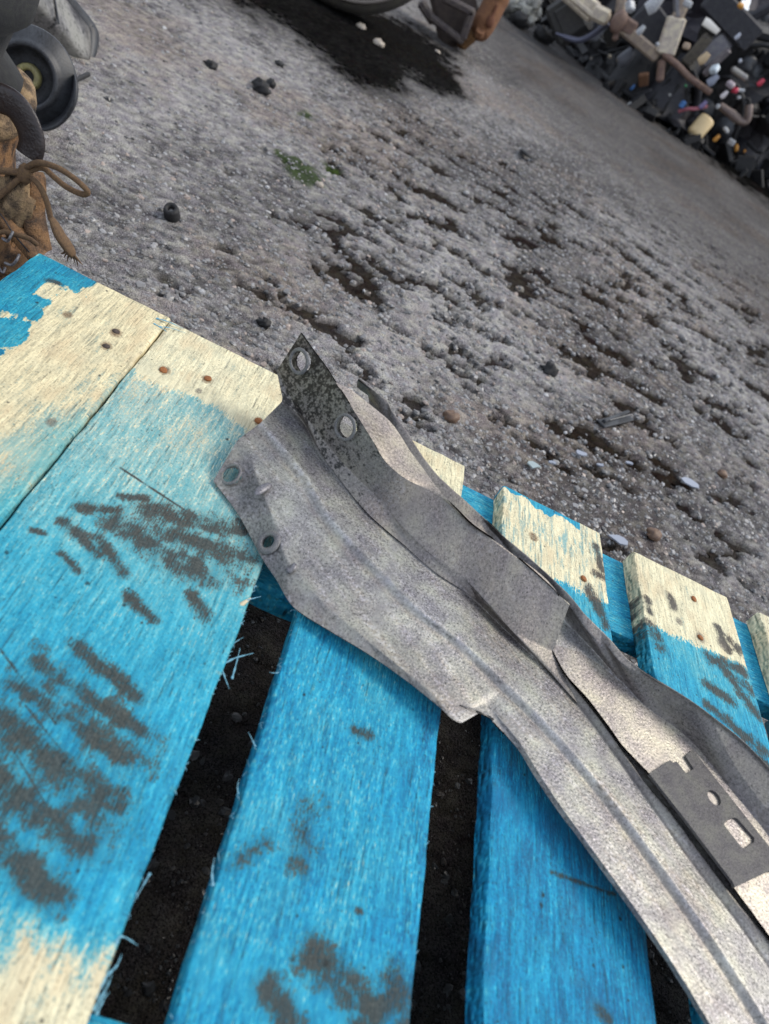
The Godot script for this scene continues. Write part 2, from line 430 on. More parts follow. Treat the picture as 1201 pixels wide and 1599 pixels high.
# albedo and relief of a board's top over x0..x1, z0..z1
func board_texture(x0: float, x1: float, z0: float, z1: float, wear: Callable, dirt: Array, knots: Array, offset: int, tint := Color.WHITE) -> Array:
	var w := int((x1 - x0) / PX)
	var h := int((z1 - z0) / PX)
	var mask := PackedFloat32Array()
	mask.resize(w * h)
	for d in dirt:
		var a := Vector2(d[0], d[1])
		var b := Vector2(d[2], d[3])
		var r: float = d[4] * 1.25
		var k: float = d[5] if d.size() > 5 else 1.0
		var lo := Vector2(minf(a.x, b.x), minf(a.y, b.y)) - Vector2(r, r) * 1.8
		var hi := Vector2(maxf(a.x, b.x), maxf(a.y, b.y)) + Vector2(r, r) * 1.8
		for j in range(maxi(0, int((lo.y - z0) / PX)), mini(h, int((hi.y - z0) / PX))):
			for i in range(maxi(0, int((lo.x - x0) / PX)), mini(w, int((hi.x - x0) / PX))):
				var p := Vector2(x0 + i * PX, z0 + j * PX)
				var t := clampf((p - a).dot(b - a) / maxf((b - a).length_squared(), 1e-8), 0, 1)
				var v := (1.6 - (p - a.lerp(b, t)).length() / r) * 0.8 * k
				if v > mask[j * w + i]:
					mask[j * w + i] = minf(v, 1.0)
	var stops := [[0.0, Color(0.0, 0.36, 0.55)], [0.16, Color(0.0, 0.50, 0.68)], [0.36, Color(0.13, 0.61, 0.73)], [0.58, Color(0.42, 0.69, 0.71)], [0.76, Color(0.66, 0.74, 0.69)], [0.86, Color(0.87, 0.82, 0.67)], [1.0, Color(0.94, 0.89, 0.73)]]
	var table := PackedColorArray()
	for i in 257:
		table.append(ramp(stops, i / 256.0) * tint)
	var out := PackedByteArray()
	out.resize(w * h * 3)
	var hei := PackedByteArray()
	hei.resize(w * h)
	var grime := Color(0.225, 0.225, 0.218)
	for j in h:
		var z := z0 + j * PX
		var jo := ((j + offset * 3) % NW) * NW
		var jb := ((j / 2 + offset) % NW) * NW
		for i in w:
			var q := (i + offset) % NW
			var fl := nf[jo + q] / 255.0
			var fs := ng[jo + (i * 2 + offset) % NW] / 255.0
			var bl := nb[jb + q] / 255.0
			var fd := nd[jo + q] / 255.0
			var ln := nl[jo + (i * 2 + int(bl * 14.0) + offset) % NW] / 255.0
			var b2g := nb[((j + offset * 7) % NW) * NW + (i + 700) % NW] / 255.0
			var lv: float = wear.call(x0 + i * PX, z, fl, fs, bl, fd)
			var we := clampf(lv + (bl - 0.5) * 0.22 + (fl - 0.5) * 0.16 + maxf(fs - 0.62, 0.0) * 1.1 + maxf(ln - 0.60, 0.0) * 0.55 + (fd - 0.5) * 0.16, 0, 1)
			var c := table[int(we * 256)]
			c = c * (0.95 + (fs - 0.5) * 0.20 + (fl - 0.5) * 0.16 + (ln - 0.5) * 0.26)
			if ln < 0.24:
				c = c * (1.0 - (0.24 - ln) * 2.6)
			if we > 0.78:
				c = c.lerp(Color(0.72, 0.60, 0.45), clampf((bl - 0.52) * 1.3 + (fl - 0.5) * 0.5, 0, 0.35))
			if we > 0.8 and fd < 0.27:
				c = c.lerp(Color(0.42, 0.36, 0.28), minf((0.27 - fd) * 5.0, 0.6))
			elif fd < 0.22:
				c = c.lerp(Color(0.10, 0.22, 0.26), minf((0.22 - fd) * 6.0, 0.7))
			c = c.lerp(Color(0.50, 0.57, 0.56), 0.13 + clampf(b2g - 0.45, 0, 1) * 0.22)
			var mk := mask[j * w + i]
			if mk > 0.0:
				var b2 := nb[((j * 2 + offset * 5) % NW) * NW + (i * 2 + 300) % NW] / 255.0
				var dm := clampf((mk - 0.33 + (bl - 0.5) * 0.8 + (b2 - 0.5) * 1.5 + (ln - 0.5) * 0.7 + (fd - 0.5) * 1.0 + (fs - 0.5) * 1.1) * 1.6, 0, 0.84)
				c = c.lerp(grime, clampf(mk, 0, 1) * 0.24)
				c = c.lerp(grime.lerp(Color(0.27, 0.23, 0.20), clampf(bl * 1.4 - 0.4, 0, 1)) * (0.6 + fd * 0.6 + (b2 - 0.5) * 0.4), dm)
			var at := j * w + i
			out[at * 3] = int(clampf(c.r, 0, 1) * 255)
			out[at * 3 + 1] = int(clampf(c.g, 0, 1) * 255)
			out[at * 3 + 2] = int(clampf(c.b, 0, 1) * 255)
			hei[at] = int(clampf(0.5 + (ln - 0.5) * 0.8 + (fs - 0.5) * 0.45 + (fl - 0.5) * 0.35 + (fd - 0.5) * 0.25 + mk * fd * 0.2, 0, 1) * 255)
	var spots := knots.duplicate()
	var sr := RandomNumberGenerator.new()
	sr.seed = offset
	for k in 70:
		spots.append([sr.randf_range(x0, x1), sr.randf_range(z0, z1 - 0.1), 0.0004 + 0.0009 * pow(sr.randf(), 2.0), Color(0.10, 0.11, 0.11)])
	for kn in spots:   # x, z, radius, colour
		var kc: Color = kn[3]
		var r: float = kn[2]
		for j in range(maxi(0, int((kn[1] - r * 1.5 - z0) / PX)), mini(h, int((kn[1] + r * 1.5 - z0) / PX))):
			for i in range(maxi(0, int((kn[0] - r * 1.5 - x0) / PX)), mini(w, int((kn[0] + r * 1.5 - x0) / PX))):
				var dx: float = (x0 + i * PX - kn[0])
				var dz: float = (z0 + j * PX - kn[1]) * 0.75
				var f := sqrt(dx * dx + dz * dz) / r + (nd[(j % NW) * NW + i % NW] / 255.0 - 0.5) * 0.5
				var k := clampf((1.0 - f) * 3.0, 0, 0.85) * (0.7 + 0.3 * sin(f * 16.0))
				var at := j * w + i
				for ch in 3:
					out[at * 3 + ch] = int(lerpf(out[at * 3 + ch], kc[ch] * 255.0, k))
				hei[at] = int(lerpf(hei[at], 60.0, k))
	var al := Image.create_from_data(w, h, false, Image.FORMAT_RGB8, out)
	var bm := Image.create_from_data(w, h, false, Image.FORMAT_L8, hei)
	bm.convert(Image.FORMAT_RGBA8)
	bm.bump_map_to_normal_map(2.2)
	return [ImageTexture.create_from_image(al), ImageTexture.create_from_image(bm)]

func board_material(t: Array) -> StandardMaterial3D:
	var m := StandardMaterial3D.new()
	m.albedo_texture = t[0]
	m.normal_enabled = true
	m.normal_texture = t[1]
	m.normal_scale = 1.0
	m.roughness = 0.72
	m.metallic_specular = 0.35
	return m

# a plank along z: worn edges, a ragged far end
func plank(x0: float, x1: float, z0: float, z1: float, top: float, thick: float, uz0: float, uz1: float, sd: int, skew := 0.0) -> ArrayMesh:
	var e := noise(28.0, sd, 4)
	var prof := []   # across: [x fraction base, inset, y]
	var c := 0.0018
	var nx := 14
	prof.append([0.0, 0.0, -thick])
	prof.append([0.0, 0.0, -thick * 0.5])
	prof.append([0.0, 0.0, -c])
	prof.append([0.0, c * 0.35, -c * 0.3])
	for k in nx + 1:
		prof.append([float(k) / nx, c * (1.0 - 2.0 * k / nx), 0.0])
	prof.append([1.0, -c * 0.35, -c * 0.3])
	prof.append([1.0, 0.0, -c])
	prof.append([1.0, 0.0, -thick * 0.5])
	prof.append([1.0, 0.0, -thick])
	var n := prof.size()
	var zs := [z0, z0 + 0.0006, z0 + 0.002]
	var z := z0 + 0.008
	while z < z1 - 0.004:
		zs.append(z)
		z += 0.006 if z < 0.15 else 0.04
	zs.append(z1)
	var vs := PackedVector3Array()
	var uv := PackedVector2Array()
	for i in zs.size():
		for k in n:
			var p = prof[k]
			var zz: float = zs[i]
			var side := e.get_noise_2d(zz, 3.0 if p[0] < 0.5 else 9.0) * 0.0011 * (1.0 if p[0] == 0.0 or p[0] == 1.0 else 0.0)
			var x: float = lerpf(x0, x1, p[0]) + p[1] + side + skew * (zz - z0)
			var y: float = top + p[2]
			if i == 0:
				y -= 0.0010 if p[2] > -c else 0.0
			if i <= 1:
				zz += 0.0016 * absf(e.get_noise_2d(x * 9.0, 0.0)) + (0.0012 * e.get_noise_2d(x * 30.0, y * 20.0) if i == 0 else 0.0)
			y += e.get_noise_2d(x * 0.6, zz * 0.25) * 0.0005
			vs.append(Vector3(x, y, zz))
			var un := (x - x0) / (x1 - x0)
			if p[0] == 0.0 and p[2] < 0.0:
				un = 0.02 - p[2] * 2.0
			elif p[0] == 1.0 and p[2] < 0.0:
				un = 0.98 + p[2] * 2.0
			uv.append(Vector2(clampf(un, 0.004, 0.996), (zz - uz0) / (uz1 - uz0)))
	var st := SurfaceTool.new()
	st.begin(Mesh.PRIMITIVE_TRIANGLES)
	for i in zs.size() - 1:
		for k in n:
			var l := (k + 1) % n
			var a := i * n + k
			var b := i * n + l
			st.set_smooth_group(1 if k >= 3 and k < n - 4 else (2 if k < 3 else (3 if k < n - 1 else 4)))
			for q in [a, b + n, b, a, a + n, b + n]:
				st.set_uv(uv[q])
				st.add_vertex(vs[q])
	for en in 2:
		var o := 0 if en == 0 else (zs.size() - 1) * n
		st.set_smooth_group(5 + en)
		for k in range(1, n - 1):
			for q in ([o, o + k, o + k + 1] if en == 0 else [o, o + k + 1, o + k]):
				st.set_uv(uv[q])
				st.add_vertex(vs[q])
	st.generate_normals()
	st.generate_tangents()
	return st.commit()

# ---------------------------------------------------------------- the scene
func _ready() -> void:
	rng.seed = 20
	setup_view()
	make_materials()
	make_ground()
	make_pallet()
	make_rail()
	make_person()
	make_scrap_left()
	make_scrap_middle()
	make_pile()
	make_litter()

func setup_view() -> void:
	var cam := Camera3D.new()
	cam.name = "camera"
	add_child(cam)
	cam.transform = Transform3D(Basis(Vector3(0.88846, 0.437536, -0.138568), Vector3(-0.422143, 0.660587, -0.620823), Vector3(-0.180096, 0.610071, 0.771608)).orthonormalized(), Vector3(0, 0.52, 0))
	var lens := CameraAttributesPhysical.new()
	lens.frustum_focal_length = 18.01
	lens.frustum_focus_distance = 0.68
	lens.frustum_near = 0.02
	lens.frustum_far = 200.0
	lens.exposure_aperture = 5.6
	cam.attributes = lens
	cam.current = true
	var sun := DirectionalLight3D.new()
	sun.name = "sun"
	sun.light_energy = 0.5
	sun.light_angular_distance = 24.0
	sun.light_color = Color(1.0, 0.975, 0.94)
	sun.shadow_enabled = true
	add_child(sun)
	sun.look_at_from_position(Vector3(0.85, 1.15, -0.30) * 10.0, Vector3.ZERO)
	var e := Environment.new()
	e.background_mode = Environment.BG_SKY
	var sky := Sky.new()
	var pm := ProceduralSkyMaterial.new()
	pm.sky_top_color = Color(0.80, 0.85, 0.93)
	pm.sky_horizon_color = Color(0.90, 0.92, 0.95)
	pm.sky_energy_multiplier = 0.92
	pm.ground_energy_multiplier = 0.92
	pm.sky_curve = 0.2
	pm.ground_bottom_color = Color(0.22, 0.21, 0.2)
	pm.ground_horizon_color = Color(0.5, 0.5, 0.5)
	sky.sky_material = pm
	e.sky = sky
	e.tonemap_mode = Environment.TONE_MAPPER_LINEAR
	e.tonemap_exposure = 1.75
	e.sdfgi_enabled = true
	e.ssao_enabled = true
	e.ssil_enabled = true
	var we := WorldEnvironment.new()
	we.name = "world"
	we.environment = e
	add_child(we)

func make_materials() -> void:
	M.speck = speck_texture(640, 5, 0.30, 0.38, 0.30, 0.24)
	M.grit = speck_texture(768, 9, 0.40, 0.60, 0.28, 0.60)
	M.muddy = speck_texture(256, 133, 1.5, 0.5, 0.2, 0.4)
	M.metal_bump = bump_texture([[noise(0.18, 21, 2), 0.6], [noise(0.03, 22, 3), 0.4]], 512, 2.0)
	M.grit_bump = bump_texture([[noise(0.05, 23, 2, FastNoiseLite.TYPE_CELLULAR), 0.5], [noise(0.15, 24, 3), 0.5]], 768, 5.0)
	M.leather_bump = bump_texture([[noise(0.09, 31, 2, FastNoiseLite.TYPE_CELLULAR), 0.4], [noise(0.03, 32, 4), 0.6]], 512, 4.0)
	M.panel = mat(Color(1, 1, 1), 0.45, 0.42, M.speck, M.metal_bump, 0.21, 0.35)
	M.panel.vertex_color_use_as_albedo = true
	M.ground = mat(Color(1, 1, 1), 0.8, 0.0, M.grit, M.grit_bump, 0.27, 2.0)
	M.ground.vertex_color_use_as_albedo = true
	M.ground.metallic_specular = 0.2
	M.black_plastic = mat(Color(0.036, 0.040, 0.050), 0.5, 0.0, M.muddy, M.metal_bump, 0.2, 0.3)
	M.black_rubber = mat(Color(0.022, 0.022, 0.024), 0.7, 0.0, M.speck, M.leather_bump, 0.2, 0.5)
	M.dark_steel = mat(Color(0.040, 0.041, 0.052), 0.6, 0.15, M.speck, M.leather_bump, 0.3, 0.7)
	M.black_steel = mat(Color(0.011, 0.011, 0.013), 0.7, 0.0, M.speck, M.leather_bump, 0.3, 0.8)
	M.hole_edge = mat(Color(0.26, 0.26, 0.265), 0.6, 0.2, M.speck, M.metal_bump, 0.1, 1.0)
	M.grey_steel = mat(Color(0.25, 0.25, 0.28), 0.5, 0.4, M.speck, M.leather_bump, 0.3, 0.6)
	M.alloy = mat(Color(0.42, 0.41, 0.40), 0.45, 0.4, M.speck, M.leather_bump, 0.25, 0.6)
	M.cream_steel = mat(Color(0.80, 0.71, 0.58), 0.5, 0.0, M.speck, M.leather_bump, 0.3, 0.4)
	M.tan_steel = mat(Color(0.42, 0.34, 0.27), 0.6, 0.1, M.speck, M.leather_bump, 0.3, 0.6)
	M.pink_rust = mat(Color(0.27, 0.175, 0.14), 0.7, 0.0, M.speck, M.leather_bump, 0.2, 0.7)
	M.rust = mat(Color(0.26, 0.115, 0.05), 0.85, 0.0, M.speck, M.leather_bump, 0.12, 1.0)
	M.brown_steel = mat(Color(0.085, 0.062, 0.052), 0.75, 0.1, M.speck, M.leather_bump, 0.2, 1.0)
	M.white_plastic = mat(Color(0.62, 0.65, 0.70), 0.4, 0.0, M.speck, null, 0.1)
	M.red_plastic = mat(Color(0.45, 0.03, 0.06), 0.4)
	M.blue_plastic = mat(Color(0.04, 0.13, 0.32), 0.4)
	M.orange_plastic = mat(Color(0.55, 0.26, 0.05), 0.45)
	M.green_plastic = mat(Color(0.03, 0.2, 0.08), 0.45)
	M.leather = mat(Color(0.20, 0.105, 0.045), 0.75, 0.0, M.muddy, M.leather_bump, 0.07, 2.0)
	M.leather_dark = mat(Color(0.03, 0.02, 0.02), 0.4, 0.0, M.speck, M.leather_bump, 0.11, 0.8)
	M.suede = mat(Color(0.28, 0.195, 0.115), 0.9, 0.0, M.muddy, M.leather_bump, 0.05, 2.2)
	M.lace = mat(Color(0.19, 0.115, 0.06), 0.9, 0.0, M.grit, M.leather_bump, 0.03, 1.6)
	M.cloth = mat(Color(0.045, 0.047, 0.05), 0.95, 0.0, M.speck, M.metal_bump, 0.06, 1.2)
	M.nail = mat(Color(0.42, 0.16, 0.05), 0.8, 0.1, M.speck, M.metal_bump, 0.02, 0.8)
	M.hidden_wood = mat(Color(0.05, 0.22, 0.32), 0.8, 0.0, M.speck, M.leather_bump, 0.1, 0.6)
	M.splinter = mat(Color(0.14, 0.33, 0.42), 0.7)
	M.pale_splinter = mat(Color(0.6, 0.5, 0.33), 0.8)

# ---------------------------------------------------------------- ground
func ground_oil_shade(x: float, z: float) -> float:
	# 0 dry .. 1 black with oil and painted shade
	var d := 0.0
	# oily strip under the scrap pile, its shade painted in
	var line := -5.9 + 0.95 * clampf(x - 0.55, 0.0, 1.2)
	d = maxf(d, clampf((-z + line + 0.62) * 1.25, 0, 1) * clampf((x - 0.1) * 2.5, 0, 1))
	# oil around the tyre, with tyre and caliper shadows painted in
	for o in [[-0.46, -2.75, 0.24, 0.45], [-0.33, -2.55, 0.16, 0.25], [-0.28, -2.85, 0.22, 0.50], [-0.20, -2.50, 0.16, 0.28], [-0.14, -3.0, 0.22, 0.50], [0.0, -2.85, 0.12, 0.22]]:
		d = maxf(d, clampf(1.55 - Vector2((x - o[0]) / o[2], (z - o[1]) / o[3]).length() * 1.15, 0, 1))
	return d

var gn1: FastNoiseLite
var gn2: FastNoiseLite
var gn3: FastNoiseLite
var gn4: FastNoiseLite
var gn5: FastNoiseLite

func pit(x: float, z: float) -> float:
	# worn through surface: 1 in the middle of the hollows
	var where := clampf(1.3 - absf(z + 1.65 + 0.45 * (x - 0.3)) * 0.95, 0, 1) * clampf((x + 0.35) * 3.0, 0, 1)
	where = maxf(where, clampf(1.1 - Vector2(x - 0.45, (z + 1.1)).length() * 1.6, 0, 1))
	var n := gn3.get_noise_2d(x * 0.62, z * 1.2) * 0.85 + gn4.get_noise_2d(x * 0.7, z * 1.25) * 0.45
	return clampf((n - 0.68 + where * 0.58) * 14.0, 0, 1) * clampf(where * 1.5, 0, 1)

func make_ground() -> void:
	gn1 = noise(1.1, 41, 4)
	gn2 = noise(7.0, 42, 4)
	gn3 = noise(9.0, 43, 3)
	gn4 = noise(34.0, 44, 3)
	gn5 = noise(95.0, 45, 2)
	var xs := []
	var x := 0.0
	while x < 40.0:
		xs.append(0.3 + x)
		if x > 0.0:
			xs.push_front(0.3 - x)
		var d := maxf(x - 1.05, 0.0)
		x += 0.0045 + d * 0.03 + d * d * 0.05
	var zs := []
	var z := 1.5
	while z > -60.0:
		zs.append(z)
		var d := maxf(-z - 0.75, 0.0) if z < -0.2 else (z + 0.2) * 8.0 + 0.4
		z -= 0.0042 + d * 0.0045 + maxf(d - 3.0, 0.0) * 0.03
	zs.append(-60.0)
	var nx := xs.size()
	var nz := zs.size()
	var vs := PackedVector3Array()
	vs.resize(nx * nz)
	var cs := PackedColorArray()
	cs.resize(nx * nz)
	var dark_mask := PackedByteArray()
	dark_mask.resize(nx * nz)
	var dry := Color(0.47, 0.46, 0.462)
	var mid := Color(0.305, 0.298, 0.300)
	var dark := Color(0.125, 0.120, 0.122)
	var mud := Color(0.020, 0.015, 0.011)
	var oil := Color(0.006, 0.006, 0.006)  # serves both the oil and the painted shade
	var moss := Color(0.045, 0.072, 0.022)
	var moss_at := [Vector2(-0.1474, -1.4693), Vector2(-0.1038, -1.5748), Vector2(-0.2131, -1.7868), Vector2(-0.1939, -1.4973)]
	var moss_r := [0.042, 0.022, 0.022, 0.018]
	for j in nz:
		var zz: float = zs[j]
		for i in nx:
			var xx: float = xs[i]
			var a := gn1.get_noise_2d(xx, zz)
			var b := gn2.get_noise_2d(xx, zz)
			var c := gn4.get_noise_2d(xx * 0.72, zz * 1.15)
			var f := gn5.get_noise_2d(xx * 0.75, zz * 1.1)
			var near := clampf(1.6 - absf(zz) * 0.28, 0.15, 1.0)
			# the rutted part in the middle is rougher, the far right smooth
			var smooth := clampf((xx * 0.55 - zz * 0.42 - 1.35) * 2.0 + a * 0.6, 0, 1)
			var rough := 1.0 - 0.8 * smooth
			var y := a * 0.006 + b * 0.0026 * rough + c * 0.0019 * rough * near + f * 0.0011 * near * rough
			var p := pit(xx, zz) if zz < -0.5 and zz > -4.0 and absf(xx) < 3.0 else 0.0
			y -= p * 0.006
			y = lerpf(y, -0.010, p * 0.8)
			var v := clampf(0.50 + a * 0.80 + b * 0.45 + c * 0.62 * rough + f * 0.50 * rough - clampf((xx - 0.1) * 0.4, 0, 0.13), 0, 1)
			var col := dark.lerp(mid, clampf(v * 2.0, 0, 1)).lerp(dry, clampf(v * 2.0 - 1.0, 0, 1))
			col = col.lerp(Color(0.120, 0.114, 0.113), smooth * 0.8)
			col = col.lerp(col * Color(0.86, 0.79, 0.74), clampf(gn1.get_noise_2d(xx * 1.7 + 40.0, zz * 1.7) * 2.2 + b * 0.8, 0, 1))
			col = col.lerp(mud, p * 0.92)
			var wet := ground_oil_shade(xx, zz)
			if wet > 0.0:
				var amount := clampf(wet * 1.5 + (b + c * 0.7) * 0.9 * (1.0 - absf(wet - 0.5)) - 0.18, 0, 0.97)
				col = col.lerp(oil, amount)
				dark_mask[j * nx + i] = 1 if amount + f * 0.25 > 0.72 else 0
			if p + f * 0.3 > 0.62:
				dark_mask[j * nx + i] = 1
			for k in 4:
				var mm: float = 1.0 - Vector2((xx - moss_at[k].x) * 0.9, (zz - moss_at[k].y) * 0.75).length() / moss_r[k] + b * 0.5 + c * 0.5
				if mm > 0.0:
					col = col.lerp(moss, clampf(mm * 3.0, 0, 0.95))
			if zz > -0.56 and xx > -0.24 and xx < 0.8:   # damp ground under the pallet, darkened with painted shade
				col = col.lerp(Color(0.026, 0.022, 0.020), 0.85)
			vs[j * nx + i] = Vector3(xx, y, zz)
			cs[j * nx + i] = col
	var ns := PackedVector3Array()
	ns.resize(nx * nz)
	var ix := PackedInt32Array()
	ix.resize((nx - 1) * (nz - 1) * 6)
	var o := 0
	for j in nz:
		var ja := maxi(j - 1, 0)
		var jb := mini(j + 1, nz - 1)
		for i in nx:
			var ia := maxi(i - 1, 0)
			var ib := mini(i + 1, nx - 1)
			var l := vs[j * nx + ia]
			var r := vs[j * nx + ib]
			var u := vs[jb * nx + i]
			var d := vs[ja * nx + i]
			ns[j * nx + i] = Vector3(-(r.y - l.y) / (r.x - l.x), 1.0, -(u.y - d.y) / (u.z - d.z)).normalized()
			if i < nx - 1 and j < nz - 1:
				var q := j * nx + i
				ix[o] = q; ix[o + 1] = q + nx; ix[o + 2] = q + nx + 1
				ix[o + 3] = q; ix[o + 4] = q + nx + 1; ix[o + 5] = q + 1
				o += 6
	var arr := []
	arr.resize(Mesh.ARRAY_MAX)
	arr[Mesh.ARRAY_VERTEX] = vs
	arr[Mesh.ARRAY_NORMAL] = ns
	arr[Mesh.ARRAY_COLOR] = cs
	arr[Mesh.ARRAY_INDEX] = ix
	var mesh := ArrayMesh.new()
	mesh.add_surface_from_arrays(Mesh.PRIMITIVE_TRIANGLES, arr)
	var g := obj("ground", mesh, M.ground)
	# black oil, mud and painted shade: a film 4 mm over the concrete it covers
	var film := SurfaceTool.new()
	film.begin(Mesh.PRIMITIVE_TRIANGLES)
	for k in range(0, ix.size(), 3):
		if dark_mask[ix[k]] > 0 and dark_mask[ix[k + 1]] > 0 and dark_mask[ix[k + 2]] > 0:
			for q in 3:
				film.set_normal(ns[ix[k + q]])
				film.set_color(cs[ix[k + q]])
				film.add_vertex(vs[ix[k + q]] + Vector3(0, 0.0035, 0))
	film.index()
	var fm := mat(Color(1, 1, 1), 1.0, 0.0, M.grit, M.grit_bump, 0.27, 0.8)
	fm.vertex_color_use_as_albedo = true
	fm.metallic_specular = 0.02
	var fo := obj("oil_shade_stain", film.commit(), fm)
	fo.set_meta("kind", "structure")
	fo.set_meta("label", "oil, mud and painted shade on the yard, under the old tyre and in the worn hollows")
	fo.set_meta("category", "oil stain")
	g.set_meta("kind", "structure")
	g.set_meta("label", "worn wet concrete yard with grit, mud hollows, oil and painted shade")
	g.set_meta("category", "ground")
	make_gravel()

func ground_y(x: float, z: float) -> float:
	return gn1.get_noise_2d(x, z) * 0.006 + gn2.get_noise_2d(x, z) * 0.002

func make_gravel() -> void:
	# loose and half sunken stones, far too many to count
	for kind in 3:
		var st := begin()
		st.set_smooth_group(-1)
		lump(st, Vector3.ZERO, [Vector3(1, 0.62, 0.8), Vector3(0.9, 0.45, 1.0), Vector3(0.75, 0.7, 0.9)][kind], 60 + kind, 0.55, 4, 1.2)
		st.generate_normals()
		var mm := MultiMesh.new()
		mm.transform_format = MultiMesh.TRANSFORM_3D
		mm.use_colors = true
		mm.mesh = st.commit()
		var count := 42000
		mm.instance_count = count
		for i in count:
			var z := -0.15 - pow(rng.randf(), 1.6) * 3.4
			var x := rn(-0.75, 0.55) + (-z) * rn(-0.1, 0.75)
			var s := 0.0013 + 0.0048 * pow(rng.randf(), 3.5)
			var sm := clampf((x * 0.55 - z * 0.42 - 1.35) * 2.0, 0, 1)
			s *= 1.0 - 0.6 * sm
			if rng.randf() < 0.012 and sm < 0.3:
				s *= 1.6
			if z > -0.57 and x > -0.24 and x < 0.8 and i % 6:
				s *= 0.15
			if ground_oil_shade(x, z) > 0.35:
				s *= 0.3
			if pit(x, z) > 0.3 and rng.randf() < 0.85:
				s *= 0.25
			var b := Basis.from_euler(Vector3(rn(-0.4, 0.4), rn(0, TAU), rn(-0.4, 0.4))).scaled(Vector3.ONE * s)
			mm.set_instance_transform(i, Transform3D(b, Vector3(x, ground_y(x, z) + s * rn(-0.6, -0.05) - pit(x, z) * 0.008, z)))
			var v := rn(0.10, 0.28)
			var c := Color(v, v * 0.97, v * 0.96)
			var t := rng.randf()
			if t < 0.10:
				c = Color(v * 1.25, v * 1.0, v * 0.85)
			elif t < 0.115:
				c = Color(v * 1.5, v * 1.48, v * 1.48)
			elif t < 0.35:
				c = c * 0.4
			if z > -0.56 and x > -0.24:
				c = c * 0.16  # grit below the pallet takes the same painted shade
			var wet := ground_oil_shade(x, z)
			c = c.lerp(Color(0.02, 0.02, 0.02), wet * 0.9)  # grit blackened along with the oil and painted shade
			c.a = 1.0
			mm.set_instance_color(i, c)
		var g := MultiMeshInstance3D.new()
		g.name = numbered("gravel")
		g.multimesh = mm
		var m := mat(Color(1, 1, 1), 0.36, 0.0)
		m.vertex_color_use_as_albedo = true
		g.material_override = m
		g.set_meta("kind", "stuff")
		tag(g, ["rounded grey grit strewn over the wet yard", "flat grey grit chips strewn over the wet yard", "chunky grey grit strewn over the wet yard"][kind], "gravel")
		add_child(g, true)

